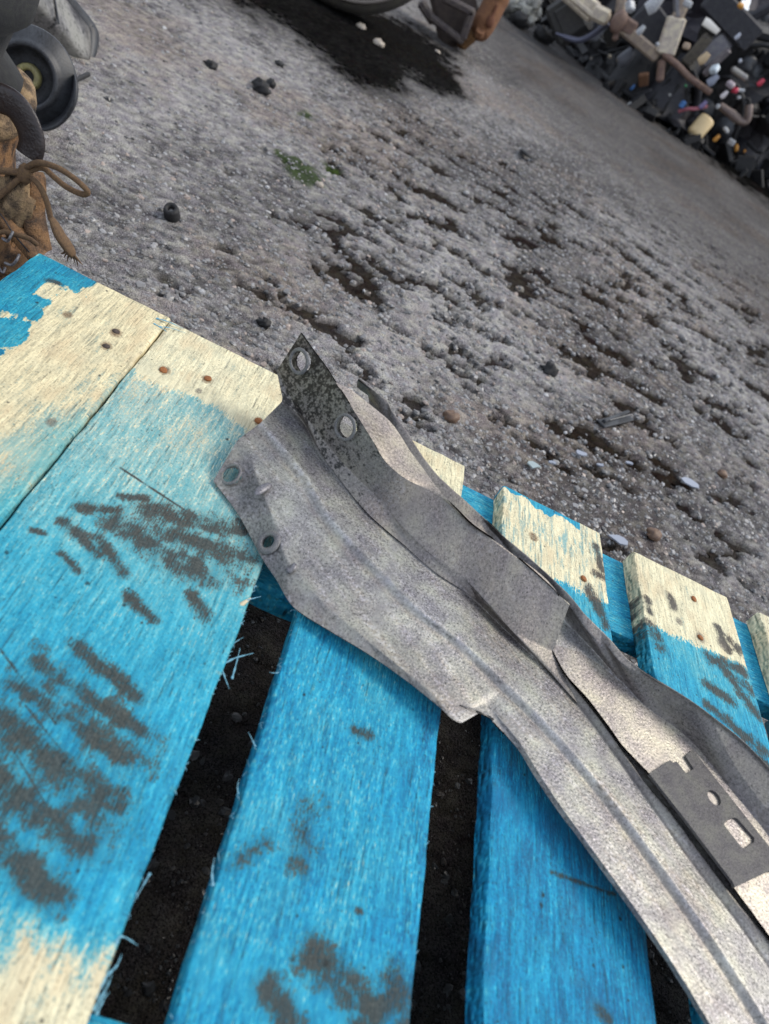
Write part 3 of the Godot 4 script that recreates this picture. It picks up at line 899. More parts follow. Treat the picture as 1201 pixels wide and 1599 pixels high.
# ---------------------------------------------------------------- pallet
func make_pallet() -> void:
	prepare_wood_noise()
	var pal := thing("wooden_pallet", "worn blue wooden pallet with bare cream board ends under the metal rail", "pallet", Vector3.ZERO)
	var zf := -0.5815
	var zn := 0.47
	var u0 := -0.59
	var u1 := 0.06
	var dk := DECK
	# each board: x0, x1, top, wear, dirt, knots
	var wear_a := func(x: float, z: float, fl: float, fs: float, bl: float, fd: float) -> float:
		var edge := clampf((x + 0.150) / 0.035, 0, 1) * clampf((z + 0.50) / 0.12, 0, 1)
		var w := 0.93 - 0.30 * edge - clampf((z + 0.42) * 1.5, 0, 0.25)
		# blue paint still holds on the outer corner, with a flaked border
		var k := (-0.196 - x) + (bl - 0.5) * 0.05 + (fd - 0.5) * 0.006 + clampf((-0.545 - z) * 0.6, 0, 0.03)
		if k > 0.0 and z < -0.455 + (bl - 0.5) * 0.06:
			return 0.22
		var s := Vector2((x + 0.1975) / 0.014, (z + 0.447) / 0.018).length() + (bl - 0.5) * 3.2 + (fd - 0.5) * 0.5
		if s < 0.8:
			return 0.12
		return w
	var wear_b := func(x: float, z: float, fl: float, fs: float, bl: float, fd: float) -> float:
		var jag := (fs - 0.5) * 0.018 + (bl - 0.5) * 0.02
		if z < -0.4895 + jag - (x + 0.06) * 0.02:
			return 0.93 - clampf((-0.576 - z) * 60.0, 0, 0.5) * fl
		var bare := smoothstep(-0.128, -0.096, z + (bl - 0.5) * 0.03 + (fs - 0.5) * 0.02 + (fd - 0.5) * 0.01)
		return lerpf(0.70 - 0.42 * smoothstep(-0.46, -0.20, z + (bl - 0.5) * 0.12), 0.92, bare)
	var wear_c := func(x: float, z: float, fl: float, fs: float, bl: float, fd: float) -> float:
		if z < -0.485 + (fs - 0.5) * 0.02:
			return 0.92
		return 0.25 + (fs - 0.5) * 0.35 * smoothstep(-0.38, -0.25, z) - clampf((x - 0.15) * 4.0, 0, 0.1)
	var wear_d := func(x: float, z: float, fl: float, fs: float, bl: float, fd: float) -> float:
		if z < -0.575 + (bl - 0.5) * 0.03 and x < 0.30:
			return 0.25
		if z < -0.484 + (fs - 0.5) * 0.014 + (bl - 0.5) * 0.012:
			return 0.92 - (0.10 if fl < 0.40 else 0.0)
		return 0.35 - 0.25 * smoothstep(-0.47, -0.36, z) + maxf(0.0, 0.222 - x) * 8.0
	var wear_e := func(x: float, z: float, fl: float, fs: float, bl: float, fd: float) -> float:
		if z < -0.487 + (fs - 0.5) * 0.014 - (x - 0.415) * 0.06 + (bl - 0.5) * 0.01:
			return 0.95
		return 0.40 - 0.15 * smoothstep(-0.47, -0.40, z)
	var dirt_b := [[-0.0826, -0.3423, -0.0628, -0.3526, 0.0032], [-0.0656, -0.3661, -0.0514, -0.3733, 0.0025], [-0.0594, -0.3446, -0.0084, -0.3304, 0.0076], [-0.0479, -0.3648, 0.0121, -0.3819, 0.0064], [-0.0270, -0.3538, 0.0238, -0.3617, 0.0059], [-0.0859, -0.3269, -0.0590, -0.3146, 0.0035], [-0.0637, -0.3251, -0.0412, -0.3084, 0.0035], [-0.0978, -0.3113, -0.0909, -0.3122, 0.0015], [-0.0764, -0.3037, -0.0631, -0.2969, 0.0022],
		[-0.0121, -0.3395, 0.0082, -0.3309, 0.0056], [0.0016, -0.3129, 0.0133, -0.3032, 0.0039], [-0.0315, -0.2940, -0.0127, -0.2863, 0.0030], [-0.0433, -0.2503, -0.0014, -0.2356, 0.0038], [-0.0547, -0.2317, 0.0060, -0.2174, 0.0043], [-0.0591, -0.2175, 0.0069, -0.2004, 0.0038], [-0.0563, -0.1983, 0.0110, -0.1776, 0.0058], [-0.0388, -0.1657, 0.0056, -0.1569, 0.0058], [-0.0340, -0.1460, 0.0020, -0.1323, 0.0061], [-0.0563, -0.1760, -0.0280, -0.1677, 0.0047], [-0.0050, -0.1311, 0.0025, -0.1300, 0.0019]]
	var dirt_c := [[0.1206, -0.2681, 0.1301, -0.2695, 0.0027], [0.1042, -0.2137, 0.1045, -0.1849, 0.0060], [0.0873, -0.1885, 0.0726, -0.1698, 0.0032], [0.1050, -0.1251, 0.1163, -0.1163, 0.0054], [0.1225, -0.1442, 0.1564, -0.1286, 0.0068], [0.1654, -0.1469, 0.1715, -0.1298, 0.0060], [0.1407, -0.1706, 0.1418, -0.1706, 0.0013], [0.1641, -0.1369, 0.1499, -0.1225, 0.0059]]
	dirt_b.append([-0.0337, -0.3507, 0.0208, -0.3536, 0.0141] + [0.56])
	dirt_b.append([-0.0609, -0.1951, 0.0043, -0.1705, 0.0136] + [0.55])
	dirt_b.append([-0.0500, -0.2236, 0.0012, -0.2076, 0.0129] + [0.50])
	dirt_b.append_array([[-0.0767, -0.3893, -0.0256, -0.3780, 0.0006] + [1.5], [-0.0449, -0.1867, -0.0079, -0.1593, 0.0004] + [1.6], [-0.0742, -0.2317, -0.0320, -0.2052, 0.0005] + [1.6], [-0.0488, -0.2082, 0.0045, -0.1771, 0.0004] + [1.4]])
	dirt_c[1].append(0.62)
	dirt_c[2].append(0.6)
	var dirt_d := [[0.3033, -0.4931, 0.3173, -0.4615, 0.0049], [0.3121, -0.5185, 0.3218, -0.5201, 0.0034], [0.2830, -0.1665, 0.2890, -0.1625, 0.0027], [0.2557, -0.2297, 0.3007, -0.2316, 0.0011], [0.3157, -0.5600, 0.3197, -0.5273, 0.0029]]
	dirt_d[3].append(0.7)
	var dirt_e := [[0.3661, -0.4849, 0.3734, -0.4644, 0.0049], [0.4266, -0.4779, 0.4637, -0.4840, 0.0051], [0.4189, -0.4446, 0.4396, -0.4397, 0.0043], [0.4440, -0.4700, 0.4668, -0.4364, 0.0044], [0.4135, -0.4211, 0.4379, -0.4083, 0.0041], [0.3670, -0.5175, 0.3673, -0.5017, 0.0029], [0.4470, -0.5252, 0.4523, -0.5030, 0.0041], [0.4592, -0.5158, 0.4713, -0.5066, 0.0047], [0.4383, -0.4751, 0.4665, -0.4640, 0.0045], [0.3951, -0.5377, 0.3973, -0.5224, 0.0035], [0.4270, -0.4158, 0.4613, -0.4002, 0.0047], [0.4379, -0.4083, 0.4624, -0.3831, 0.0041]]
	var brown := Color(0.35, 0.27, 0.20)
	var grey := Color(0.36, 0.34, 0.31)
	var spec := [
		[-0.2295, -0.1128, dk + 0.0008, wear_a, [[-0.2056, -0.5496, -0.1994, -0.5532, 0.0026]], [[Vector2(-0.1302, -0.4010).x, Vector2(-0.1302, -0.4010).y, 0.004, grey], [Vector2(-0.1756, -0.5200).x, Vector2(-0.1756, -0.5200).y, 0.004, brown], [Vector2(-0.1393, -0.5267).x, Vector2(-0.1393, -0.5267).y, 0.005, brown], [Vector2(-0.1378, -0.5049).x, Vector2(-0.1378, -0.5049).y, 0.0045, brown]], "blue paint flaking off a bare tan board"],
		[-0.1120, 0.0355, dk, wear_b, dirt_b, [[Vector2(-0.0918, -0.5106).x, Vector2(-0.0918, -0.5106).y, 0.005, brown], [Vector2(-0.0610, -0.5249).x, Vector2(-0.0610, -0.5249).y, 0.0045, brown], [Vector2(-0.0095, -0.5045).x, Vector2(-0.0095, -0.5045).y, 0.0045, brown], [Vector2(-0.0615, -0.5058).x, Vector2(-0.0615, -0.5058).y, 0.003, grey]], "wide pale blue board smeared with dark hand prints"],
		[0.0670, 0.1748, dk + 0.0003, wear_c, dirt_c, [], "bright blue board with grey smears"],
		[0.2160, 0.3240, dk - 0.0002, wear_d, dirt_d, [[Vector2(0.2476, -0.5271).x, Vector2(0.2476, -0.5271).y, 0.005, brown], [Vector2(0.2989, -0.5041).x, Vector2(0.2989, -0.5041).y, 0.0035, brown]], "deep blue board in the shade of the metal rail"],
		[0.3610, 0.4730, dk, wear_e, dirt_e, [[Vector2(0.3975, -0.5274).x, Vector2(0.3975, -0.5274).y, 0.005, grey], [Vector2(0.4218, -0.5001).x, Vector2(0.4218, -0.5001).y, 0.005, grey], [Vector2(0.4467, -0.5062).x, Vector2(0.4467, -0.5062).y, 0.006, grey], [Vector2(0.4255, -0.5507).x, Vector2(0.4255, -0.5507).y, 0.0035, brown], [Vector2(0.4003, -0.5080).x, Vector2(0.4003, -0.5080).y, 0.004, grey]], ""],
		[0.5117, 0.6190, dk + 0.0002, wear_e, [], [], ""],
	]
	var side := board_texture(0, 0.12, 0, 0.35, wear_c, [], [], 300)
	M.side_board = board_material(side)
	var boards := []
	for k in spec.size():
		var b = spec[k]
		var tex := board_texture(b[0], b[1], u0, u1, b[3], b[4], b[5], 37 + 91 * k, [Color(0.98, 0.96, 0.93), Color.WHITE, Color.WHITE, Color.WHITE, Color.WHITE, Color.WHITE][k])
		var o := obj("deck_board", plank(b[0], b[1], zf + [0.0, 0.003, 0.001, 0.0, 0.002, 0.0][k], zn, b[2], 0.0172, u0, u1, 200 + k, [-0.004, 0.0, 0.002, -0.006, 0.0, 0.0][k]), board_material(tex), pal)
		if b[6]:
			o.set_meta("label", b[6])
		boards.append(o)
	obj("deck_board", plank(0.6585, 0.770, zf, zn, dk, 0.0172, u0, u1, 207), M.side_board, pal)
	# cross boards under the deck, blocks and runners
	var under := dk - 0.0178
	for c in [[-0.2290, 0.7690, -0.5795, -0.4770, 0.017], [-0.2285, 0.1180, -0.4750, -0.3620, 0.024], [-0.2290, 0.7690, -0.1015, 0.0120, 0.017], [-0.2290, 0.7690, 0.3660, 0.4690, 0.017]]:
		obj("cross_board", cross_plank(c[0], c[1], c[2], c[3], under, c[4]), M.side_board, pal)
	for bx in [-0.160, 0.270, 0.700]:
		for bz in [-0.530, -0.045, 0.418]:
			var st := begin()
			rbox(st, Transform3D(Basis(), Vector3(bx, 0.0675, bz)), Vector3(0.136, 0.088, 0.095), 0.002)
			obj("block", st, M.hidden_wood, pal)
	for bx in [-0.160, 0.700]:
		var st := begin()
		rbox(st, Transform3D(Basis(), Vector3(bx, 0.0145, -0.055)), Vector3(0.10, 0.017, 1.04), 0.002)
		obj("bottom_board", st, M.hidden_wood, pal)
	# nails
	for q in [[1, Vector2(-0.0923, -0.5091)], [1, Vector2(-0.0605, -0.5253)], [1, Vector2(-0.0097, -0.5034)], [3, Vector2(0.2982, -0.5028)], [4, Vector2(0.4253, -0.5498)], [0, Vector2(-0.1374, -0.5042)], [0, Vector2(-0.1393, -0.5279)], [4, Vector2(0.4216, -0.4992)]]:
		var st := begin()
		var at: Vector2 = q[1]
		var tilt := Basis.from_euler(Vector3(rn(-0.25, 0.25), 0, rn(-0.25, 0.25)))
		lathe(st, [Vector2(0.0, 0.0010), Vector2(0.0022, 0.0009), Vector2(0.0030, 0.0004), Vector2(0.0031, -0.0008), Vector2(0.0, -0.0008)], Transform3D(tilt, Vector3(at.x, dk + 0.0009, at.y)), 12)
		obj("nail", st, M.nail if q[0] != 0 else M.brown_steel, boards[q[0]])
	# splinters lifted off the saw-cut edges
	var spl := [
		[1, [Vector3(0.0311, 0.149, -0.3243), Vector3(0.0349, 0.152, -0.3268), Vector3(0.0409, 0.153, -0.3322)], 0.0011], [1, [Vector3(0.0331, 0.148, -0.2996), Vector3(0.0345, 0.149, -0.306), Vector3(0.0368, 0.15, -0.3112)], 0.0010], [1, [Vector3(0.0337, 0.147, -0.287), Vector3(0.0361, 0.148, -0.294), Vector3(0.0398, 0.149, -0.2998)], 0.0008],
		[1, [Vector3(0.0335, 0.146, -0.2763), Vector3(0.0392, 0.149, -0.2829), Vector3(0.0486, 0.151, -0.2902)], 0.0013], [1, [Vector3(0.0426, 0.144, -0.2726), Vector3(0.0417, 0.147, -0.2797), Vector3(0.0402, 0.15, -0.2906)], 0.0011], [1, [Vector3(0.0343, 0.147, -0.2751), Vector3(0.0391, 0.144, -0.2709), Vector3(0.0435, 0.142, -0.2669)], 0.0010],
		[1, [Vector3(0.033, 0.149, -0.3137), Vector3(0.0344, 0.15, -0.3164), Vector3(0.0362, 0.151, -0.3177)], 0.0008], [1, [Vector3(0.038, 0.148, -0.1546), Vector3(0.037, 0.146, -0.1485), Vector3(0.0355, 0.144, -0.1398)], 0.0009], [1, [Vector3(0.0337, 0.148, -0.1919), Vector3(0.035, 0.146, -0.1881), Vector3(0.035, 0.145, -0.1818)], 0.0008],
		[1, [Vector3(0.0346, 0.148, -0.11), Vector3(0.0348, 0.149, -0.1208), Vector3(0.0359, 0.15, -0.1255), Vector3(0.0442, 0.146, -0.1256)], 0.0016], [1, [Vector3(0.0349, 0.147, -0.1018), Vector3(0.0362, 0.148, -0.1102), Vector3(0.0386, 0.148, -0.1151), Vector3(0.0391, 0.146, -0.1204)], 0.0014], [1, [Vector3(0.0363, 0.145, -0.0984), Vector3(0.038, 0.146, -0.1064), Vector3(0.0384, 0.145, -0.1124)], 0.0012], [1, [Vector3(0.0382, 0.145, -0.0973), Vector3(0.0389, 0.144, -0.1036), Vector3(0.0403, 0.142, -0.1071)], 0.0010],
		[2, [Vector3(0.0674, 0.149, -0.3366), Vector3(0.0636, 0.15, -0.3354), Vector3(0.0609, 0.151, -0.3303)], 0.0007], [2, [Vector3(0.0692, 0.148, -0.2882), Vector3(0.0651, 0.149, -0.2846), Vector3(0.0616, 0.15, -0.2826)], 0.0008], [2, [Vector3(0.067, 0.149, -0.2341), Vector3(0.0641, 0.149, -0.2374), Vector3(0.0609, 0.148, -0.2416)], 0.0008], [2, [Vector3(0.0676, 0.149, -0.158), Vector3(0.0649, 0.15, -0.1634), Vector3(0.0643, 0.148, -0.1709)], 0.0011], [2, [Vector3(0.0658, 0.149, -0.2051), Vector3(0.0642, 0.149, -0.2089), Vector3(0.0641, 0.148, -0.2138)], 0.0007],
		[0, [Vector3(-0.1224, 0.151, -0.5706), Vector3(-0.1128, 0.153, -0.571), Vector3(-0.0996, 0.152, -0.5734)], 0.0016], [0, [Vector3(-0.1164, 0.151, -0.561), Vector3(-0.1082, 0.152, -0.5655), Vector3(-0.096, 0.151, -0.5705)], 0.0011], [0, [Vector3(-0.1213, 0.151, -0.5619), Vector3(-0.113, 0.151, -0.561), Vector3(-0.1081, 0.15, -0.5608)], 0.0012],
	]
	for s in spl:
		var st := begin()
		var pth := smooth_path(s[1], 5)
		var rad := []
		for i in pth.size():
			var u := float(i) / (pth.size() - 1)
			rad.append(s[2] * (1.0 - u * 0.85) * (0.7 + 0.3 * sin(i * 2.1)))
		tube(st, pth, rad, 5, 0.45)
		obj("splinter", st, M.splinter, boards[s[0]])
	# a pale torn piece on the edge of the wide board
	var st := begin()
	var sp := smooth_path([Vector3(0.0307, 0.149, -0.3213), Vector3(0.0332, 0.151, -0.325), Vector3(0.0355, 0.151, -0.3291)], 4)
	tube(st, sp, [0.0012, 0.0016, 0.0016, 0.0014, 0.0012, 0.001, 0.0008, 0.0006, 0.0004], 5, 0.5)
	obj("splinter", st, M.pale_splinter, boards[1])
	# short fuzz along both saw-cut edges
	for e in [[1, 0.0355, 1.0], [2, 0.0670, -1.0], [2, 0.1748, 1.0]]:
		var fz := begin()
		for i in 70:
			var z := rn(-0.42, -0.02)
			var p := Vector3(e[1] - 0.0006 * e[2], dk - rn(0.0004, 0.006), z)
			var l := rn(0.0015, 0.0055)
			var q := p + Vector3(e[2] * l * 0.45, rn(-0.2, 0.25) * l, l * rn(-1.0, 1.0))
			tube(fz, [p, p.lerp(q, 0.5) + Vector3(0, l * 0.08, 0), q], [0.0004, 0.0003, 0.0001], 3)
		var fo := obj("edge_fuzz", fz, M.splinter, boards[e[0]])
		fo.set_meta("kind", "stuff")

func cross_plank(x0: float, x1: float, z0: float, z1: float, top: float, thick: float) -> ArrayMesh:
	# like plank(), but running along x
	var m := plank(0.0, z1 - z0, 0.0, x1 - x0, 0.0, thick, 0.0, 0.35, int(x1 * 1000) + int(z0 * 1000))
	var st := SurfaceTool.new()
	st.begin(Mesh.PRIMITIVE_TRIANGLES)
	st.append_from(m, 0, Transform3D(Basis(Vector3(0, 0, 1), Vector3(0, 1, 0), Vector3(-1, 0, 0)), Vector3(x1, top, z0)))
	return st.commit()

# ---------------------------------------------------------------- the metal rail
var mn1: FastNoiseLite
var mn2: FastNoiseLite
var mn3: FastNoiseLite
var crease_rail: Dictionary
var strip_rail: Dictionary
var fold_rail: Dictionary

func metal_color(p: Vector3) -> Color:
	var a := mn1.get_noise_3dv(p)
	var b := mn2.get_noise_3dv(p)
	var f := mn3.get_noise_3dv(p)
	# streaks that run along the part
	var u := p.x * 0.795 + p.z * 0.606
	var w := p.x * -0.606 + p.z * 0.795 + p.y * 0.7
	var k := mn2.get_noise_2d(u * 0.22, w * 2.2)
	var c := Color(0.372, 0.370, 0.356)
	c = c.lerp(Color(0.385, 0.392, 0.395), clampf(0.4 + a * 0.8, 0, 1))
	c = c.lerp(Color(0.30, 0.265, 0.235), clampf(a * -0.7 + k * 0.9 + 0.05, 0, 0.7))
	c = c * (1.0 + k * 0.26 + a * 0.15 + b * 0.08 + f * 0.09)
	if k > 0.22 and f > 0.05:
		c = c.lerp(Color(0.60, 0.61, 0.65), clampf((k - 0.22) * 3.0, 0, 0.5))
	if f < -0.50:
		c = c * 0.62
	c.a = 1.0
	return c

func base_color(p: Vector3, s: float, v: float, n: Vector3) -> Color:
	var c := metal_color(p)
	var f := mn3.get_noise_3dv(p * 1.7)
	var q := p * 1000.0
	var along := (q.x - 23.7) * 0.79526 + (q.z + 491.2) * 0.60626
	var crease := rail_at(crease_rail, along)
	var off := (q.x - crease.x) * -0.606 + (q.z - crease.z) * 0.795
	# rubbed pale line on the crease, dust in the fold beside it
	var rub := clampf(1.0 - absf(off + 1.0) / 2.2, 0, 1) * clampf(mn2.get_noise_2d(along * 0.0006, 1.0) * 3.0 + 0.5, 0, 1)
	c = c.lerp(Color(0.58, 0.60, 0.66), rub * 0.55)
	c = c.lerp(Color(0.26, 0.225, 0.20), clampf(1.0 - absf(off - 4.5) / 3.5, 0, 1) * 0.45)
	var strip := rail_at(strip_rail, along)
	var so := (q.x - strip.x) * -0.606 + (q.z - strip.z) * 0.795
	var fold := rail_at(fold_rail, along)
	var fo := (q.x - fold.x) * -0.606 + (q.z - fold.z) * 0.795
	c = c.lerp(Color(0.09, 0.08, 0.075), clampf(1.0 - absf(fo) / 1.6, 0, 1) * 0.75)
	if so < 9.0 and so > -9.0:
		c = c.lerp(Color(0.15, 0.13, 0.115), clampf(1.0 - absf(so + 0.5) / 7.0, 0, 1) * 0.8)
	if v > 0.62:   # far flange inside: grime and its shade painted in; dusty lip
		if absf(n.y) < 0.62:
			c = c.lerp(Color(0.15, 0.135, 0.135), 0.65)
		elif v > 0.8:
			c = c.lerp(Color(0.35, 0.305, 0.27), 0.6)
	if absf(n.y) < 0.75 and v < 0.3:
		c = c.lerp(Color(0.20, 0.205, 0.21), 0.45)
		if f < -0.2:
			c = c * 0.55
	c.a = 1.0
	return c

func lip_color(p: Vector3, s: float, v: float, n: Vector3) -> Color:
	var c := metal_color(p).lerp(Color(0.30, 0.265, 0.235), 0.55)
	c.a = 1.0
	return c

func cover_color(p: Vector3, s: float, v: float, n: Vector3) -> Color:
	var c := metal_color(p).lerp(Color(0.25, 0.222, 0.205), 0.62)
	var b := mn2.get_noise_3dv(p * 3.4) * 0.7 + mn1.get_noise_3dv(p * 4.0) * 0.5
	var f := mn3.get_noise_3dv(p * 1.6)
	# black grease towards the tab
	var g := clampf(1.5 - s / 85.0 + (v - 0.5) * 0.25, 0, 1)
	if g > 0.0:
		c = c.lerp(Color(0.33, 0.315, 0.305), g * 0.6)
		var k := clampf((g * 0.85 - 0.50 + b * 1.3 + f * 0.95) * 2.3, 0, 0.94)
		c = c.lerp(Color(0.022, 0.021, 0.02), k)
	c.a = 1.0
	return c

func top_color(p: Vector3, s: float, v: float, n: Vector3) -> Color:
	var c := metal_color(p).lerp(Color(0.52, 0.455, 0.39), 0.75)
	var f := mn3.get_noise_3dv(p * 1.5)
	var k := Vector2((s - 42.0) / 26.0, (v - 0.25) / 0.5).length()
	if k < 1.0 and f < 0.1:
		c = c.lerp(Color(0.13, 0.105, 0.08), 0.6 * (1.0 - k) + 0.1)
	c.a = 1.0
	return c

func floor_color(p: Vector3, s: float, v: float, n: Vector3) -> Color:
	var c := metal_color(p).lerp(Color(0.56, 0.515, 0.46), 0.75)
	c.a = 1.0
	return c

func shift(pts: Array, across: float, up: float) -> Array:
	var o := []
	for p in pts:
		o.append(p + Vector3(-0.606, 0, 0.795) * across + Vector3(0, up, 0))
	return o

func ring_mesh(st: SurfaceTool, at: Vector3, n: Vector3, r: float, w: float, up: float) -> void:
	lathe(st, [Vector2(r * 0.96, -0.0010), Vector2(r * 0.96, up * 0.8), Vector2(r + w * 0.3, up), Vector2(r + w * 0.8, up * 0.7), Vector2(r + w, -0.0006)], axis_to(n, at), 36)

func make_rail() -> void:
	mn1 = noise(11.0, 51, 4)
	mn2 = noise(60.0, 52, 3)
	mn3 = noise(260.0, 53, 2)
	var r := {}
	for k in RAILS:
		r[k] = pchip(RAILS[k])
	crease_rail = r.C
	# the web steps up along its crease, and again along the strip beside the wall
	var c_low := pchip(shift(RAILS.C, 2.6, -1.6))
	var c_high := pchip(shift(RAILS.C, -1.6, 2.2))
	var w_low := pchip(shift(RAILS.W, 0.8, -0.8))
	var lip := pchip(shift(RAILS.T, 1.5, 2.0))
	strip_rail = r.S
	fold_rail = r.W
	var groove := []
	for k in RAILS.S.size():
		groove.append(shift([RAILS.S[k]], -4.5, lerpf(-0.5, -5.0, smoothstep(10.0, 12.5, float(k))))[0])
	var gr := pchip(groove)
	var curl := pchip(shift(RAILS.T, -3.0, -7.0))
	var root := thing("metal_rail", "long bent grey sheet metal car rail lying across the blue pallet", "car part")
	# holes: centre, normal, radius
	var n_flange := Vector3(-0.62, 0.66, 0.42).normalized()
	var n_wall := Vector3(-0.60, 0.14, 0.79).normalized()
	var holes := [[Vector3(-0.0102, 0.161, -0.4182), n_flange, 0.0068], [Vector3(0.0317, 0.162, -0.3706), n_flange, 0.0048], [Vector3(-0.0013, 0.215, -0.5057), n_wall, 0.0078], [Vector3(0.0486, 0.208, -0.4641), n_wall, 0.0082]]
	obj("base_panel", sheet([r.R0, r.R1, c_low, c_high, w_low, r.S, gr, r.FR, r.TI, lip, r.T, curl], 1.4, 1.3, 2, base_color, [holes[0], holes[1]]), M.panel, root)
	obj("cover_wall", sheet([pchip(shift(RAILS.W.slice(0, 11), 0.6, 0.9)), r.WB, r.RD], 1.0, 1.2, 2, cover_color, [holes[2], holes[3]]), M.panel, root)
	var rd2 := pchip(RAILS.RD.slice(3))
	obj("cover_top", sheet([rd2, r.K], 1.2, 1.2, 1, top_color), M.panel, root)
	obj("floor_sheet", sheet([r.FL, pchip(shift(RAILS.FX, -3.5, -0.6))], 1.5, 1.2, 0, floor_color), M.panel, root)
	for k in 4:
		var h = holes[k]
		var st := begin()
		ring_mesh(st, h[0], h[1], h[2], [0.0018, 0.0040, 0.0024, 0.0020][k], [0.0004, 0.0013, 0.0004, 0.0003][k])
		obj("hole_rim", st, M.hole_edge, root)
	pad(root)
	# pressed marks and a dab of sealer on the web
	for q in [[Vector3(0.0107, 0.171, -0.3979), Vector3(0.0144, 0.173, -0.4056), Vector3(0.0181, 0.174, -0.4116), 0.0030], [Vector3(0.0493, 0.164, -0.35), Vector3(0.0515, 0.166, -0.3526), Vector3(0.0529, 0.168, -0.3565), 0.0025]]:
		var st := begin()
		tube(st, smooth_path([q[0], q[1], q[2]], 4), [0.0006, q[3] * 0.8, q[3], q[3], q[3], q[3], q[3] * 0.9, q[3] * 0.7, 0.0006], 10, 0.5)
		obj("sealer_dab", st, M.grey_steel, root)

func pad(root: Node3D) -> void:
	# dark pad on the channel floor, with a toothed end, a round and a square hole
	var o := [Vector3(0.3121, 0.181, -0.3008), Vector3(0.3305, 0.182, -0.3184), Vector3(0.3329, 0.182, -0.3174), Vector3(0.3359, 0.182, -0.3197), Vector3(0.3425, 0.182, -0.3131), Vector3(0.3498, 0.1823, -0.3194), Vector3(0.3445, 0.1823, -0.3271), Vector3(0.3515, 0.1828, -0.3348), Vector3(0.3565, 0.1828, -0.3303), Vector3(0.4017, 0.1828, -0.2835), Vector3(0.411, 0.1825, -0.2716), Vector3(0.3958, 0.182, -0.2653), Vector3(0.3655, 0.181, -0.2455), Vector3(0.3647, 0.178, -0.2486), Vector3(0.3337, 0.178, -0.2801)]
	var square := [Vector3(0.3666, 0.182, -0.2858), Vector3(0.369, 0.182, -0.2894), Vector3(0.3767, 0.1823, -0.2944), Vector3(0.3794, 0.1823, -0.2945), Vector3(0.3902, 0.1823, -0.2852), Vector3(0.3894, 0.1823, -0.2823), Vector3(0.3804, 0.182, -0.2749), Vector3(0.3778, 0.182, -0.2744)]
	var round_at: Vector3 = Vector3(0.3629, 0.1823, -0.3032)
	var flat := PackedVector2Array()
	for p in o:
		flat.append(Vector2(p.x, p.z))
	var polys := [flat]
	var cut := []
	var sq := PackedVector2Array()
	for p in square:
		sq.append(Vector2(p.x, p.z))
	cut.append(sq)
	var ci := PackedVector2Array()
	for k in 20:
		ci.append(Vector2(round_at.x, round_at.z) + Vector2.from_angle(TAU * k / 20) * 0.0052)
	cut.append(ci)
	var n: Vector3 = (o[3] - o[0]).cross(o[9] - o[0]).normalized()
	if n.y < 0.0:
		n = -n
	# polygon x, y lie along world x and -z on the sloping floor; the slab is extruded upwards
	var at: Vector3 = o[0]
	var ex := Vector3(1, -n.x / n.y, 0)
	var ey := Vector3(0, n.z / n.y, -1)
	var m := mat(Color(0.115, 0.112, 0.115), 0.62, 0.15, M.speck, M.leather_bump, 0.13, 0.6)
	var po := CSGPolygon3D.new()
	po.name = "adhesive_pad"
	po.depth = 0.0022
	po.polygon = local(flat, at)
	po.material = m
	po.transform = Transform3D(Basis(ex, ey, Vector3(0, 1, 0)), at + Vector3(0, 0.0003, 0))
	for h in cut:
		var c := CSGPolygon3D.new()
		c.name = "cut"
		c.operation = CSGShape3D.OPERATION_SUBTRACTION
		c.polygon = local(h, at)
		c.depth = 0.02
		c.position.z = 0.01
		c.material = m
		po.add_child(c, true)
	po.set_meta("label", "dark toothed pad with one round and one square hole")
	root.add_child(po, true)

func local(p: PackedVector2Array, at: Vector3) -> PackedVector2Array:
	var out := PackedVector2Array()
	for q in p:
		out.append(Vector2(q.x - at.x, at.z - q.y))
	return out

# ---------------------------------------------------------------- person
func egg(y: float, z0: float, z1: float, w: float, blunt := 0.0) -> Array:
	# outline of a boot at one height: rounder at the heel, longer to the toe
	var ring := []
	for k in 28:
		var a := TAU * k / 28
		var c := cos(a)
		var s := sin(a)
		var z := lerpf(z0, z1, 0.5 - 0.5 * c)
		var x := w * signf(s) * pow(absf(s), 0.75 - blunt)
		ring.append(Vector3(x, y, z))
	return ring

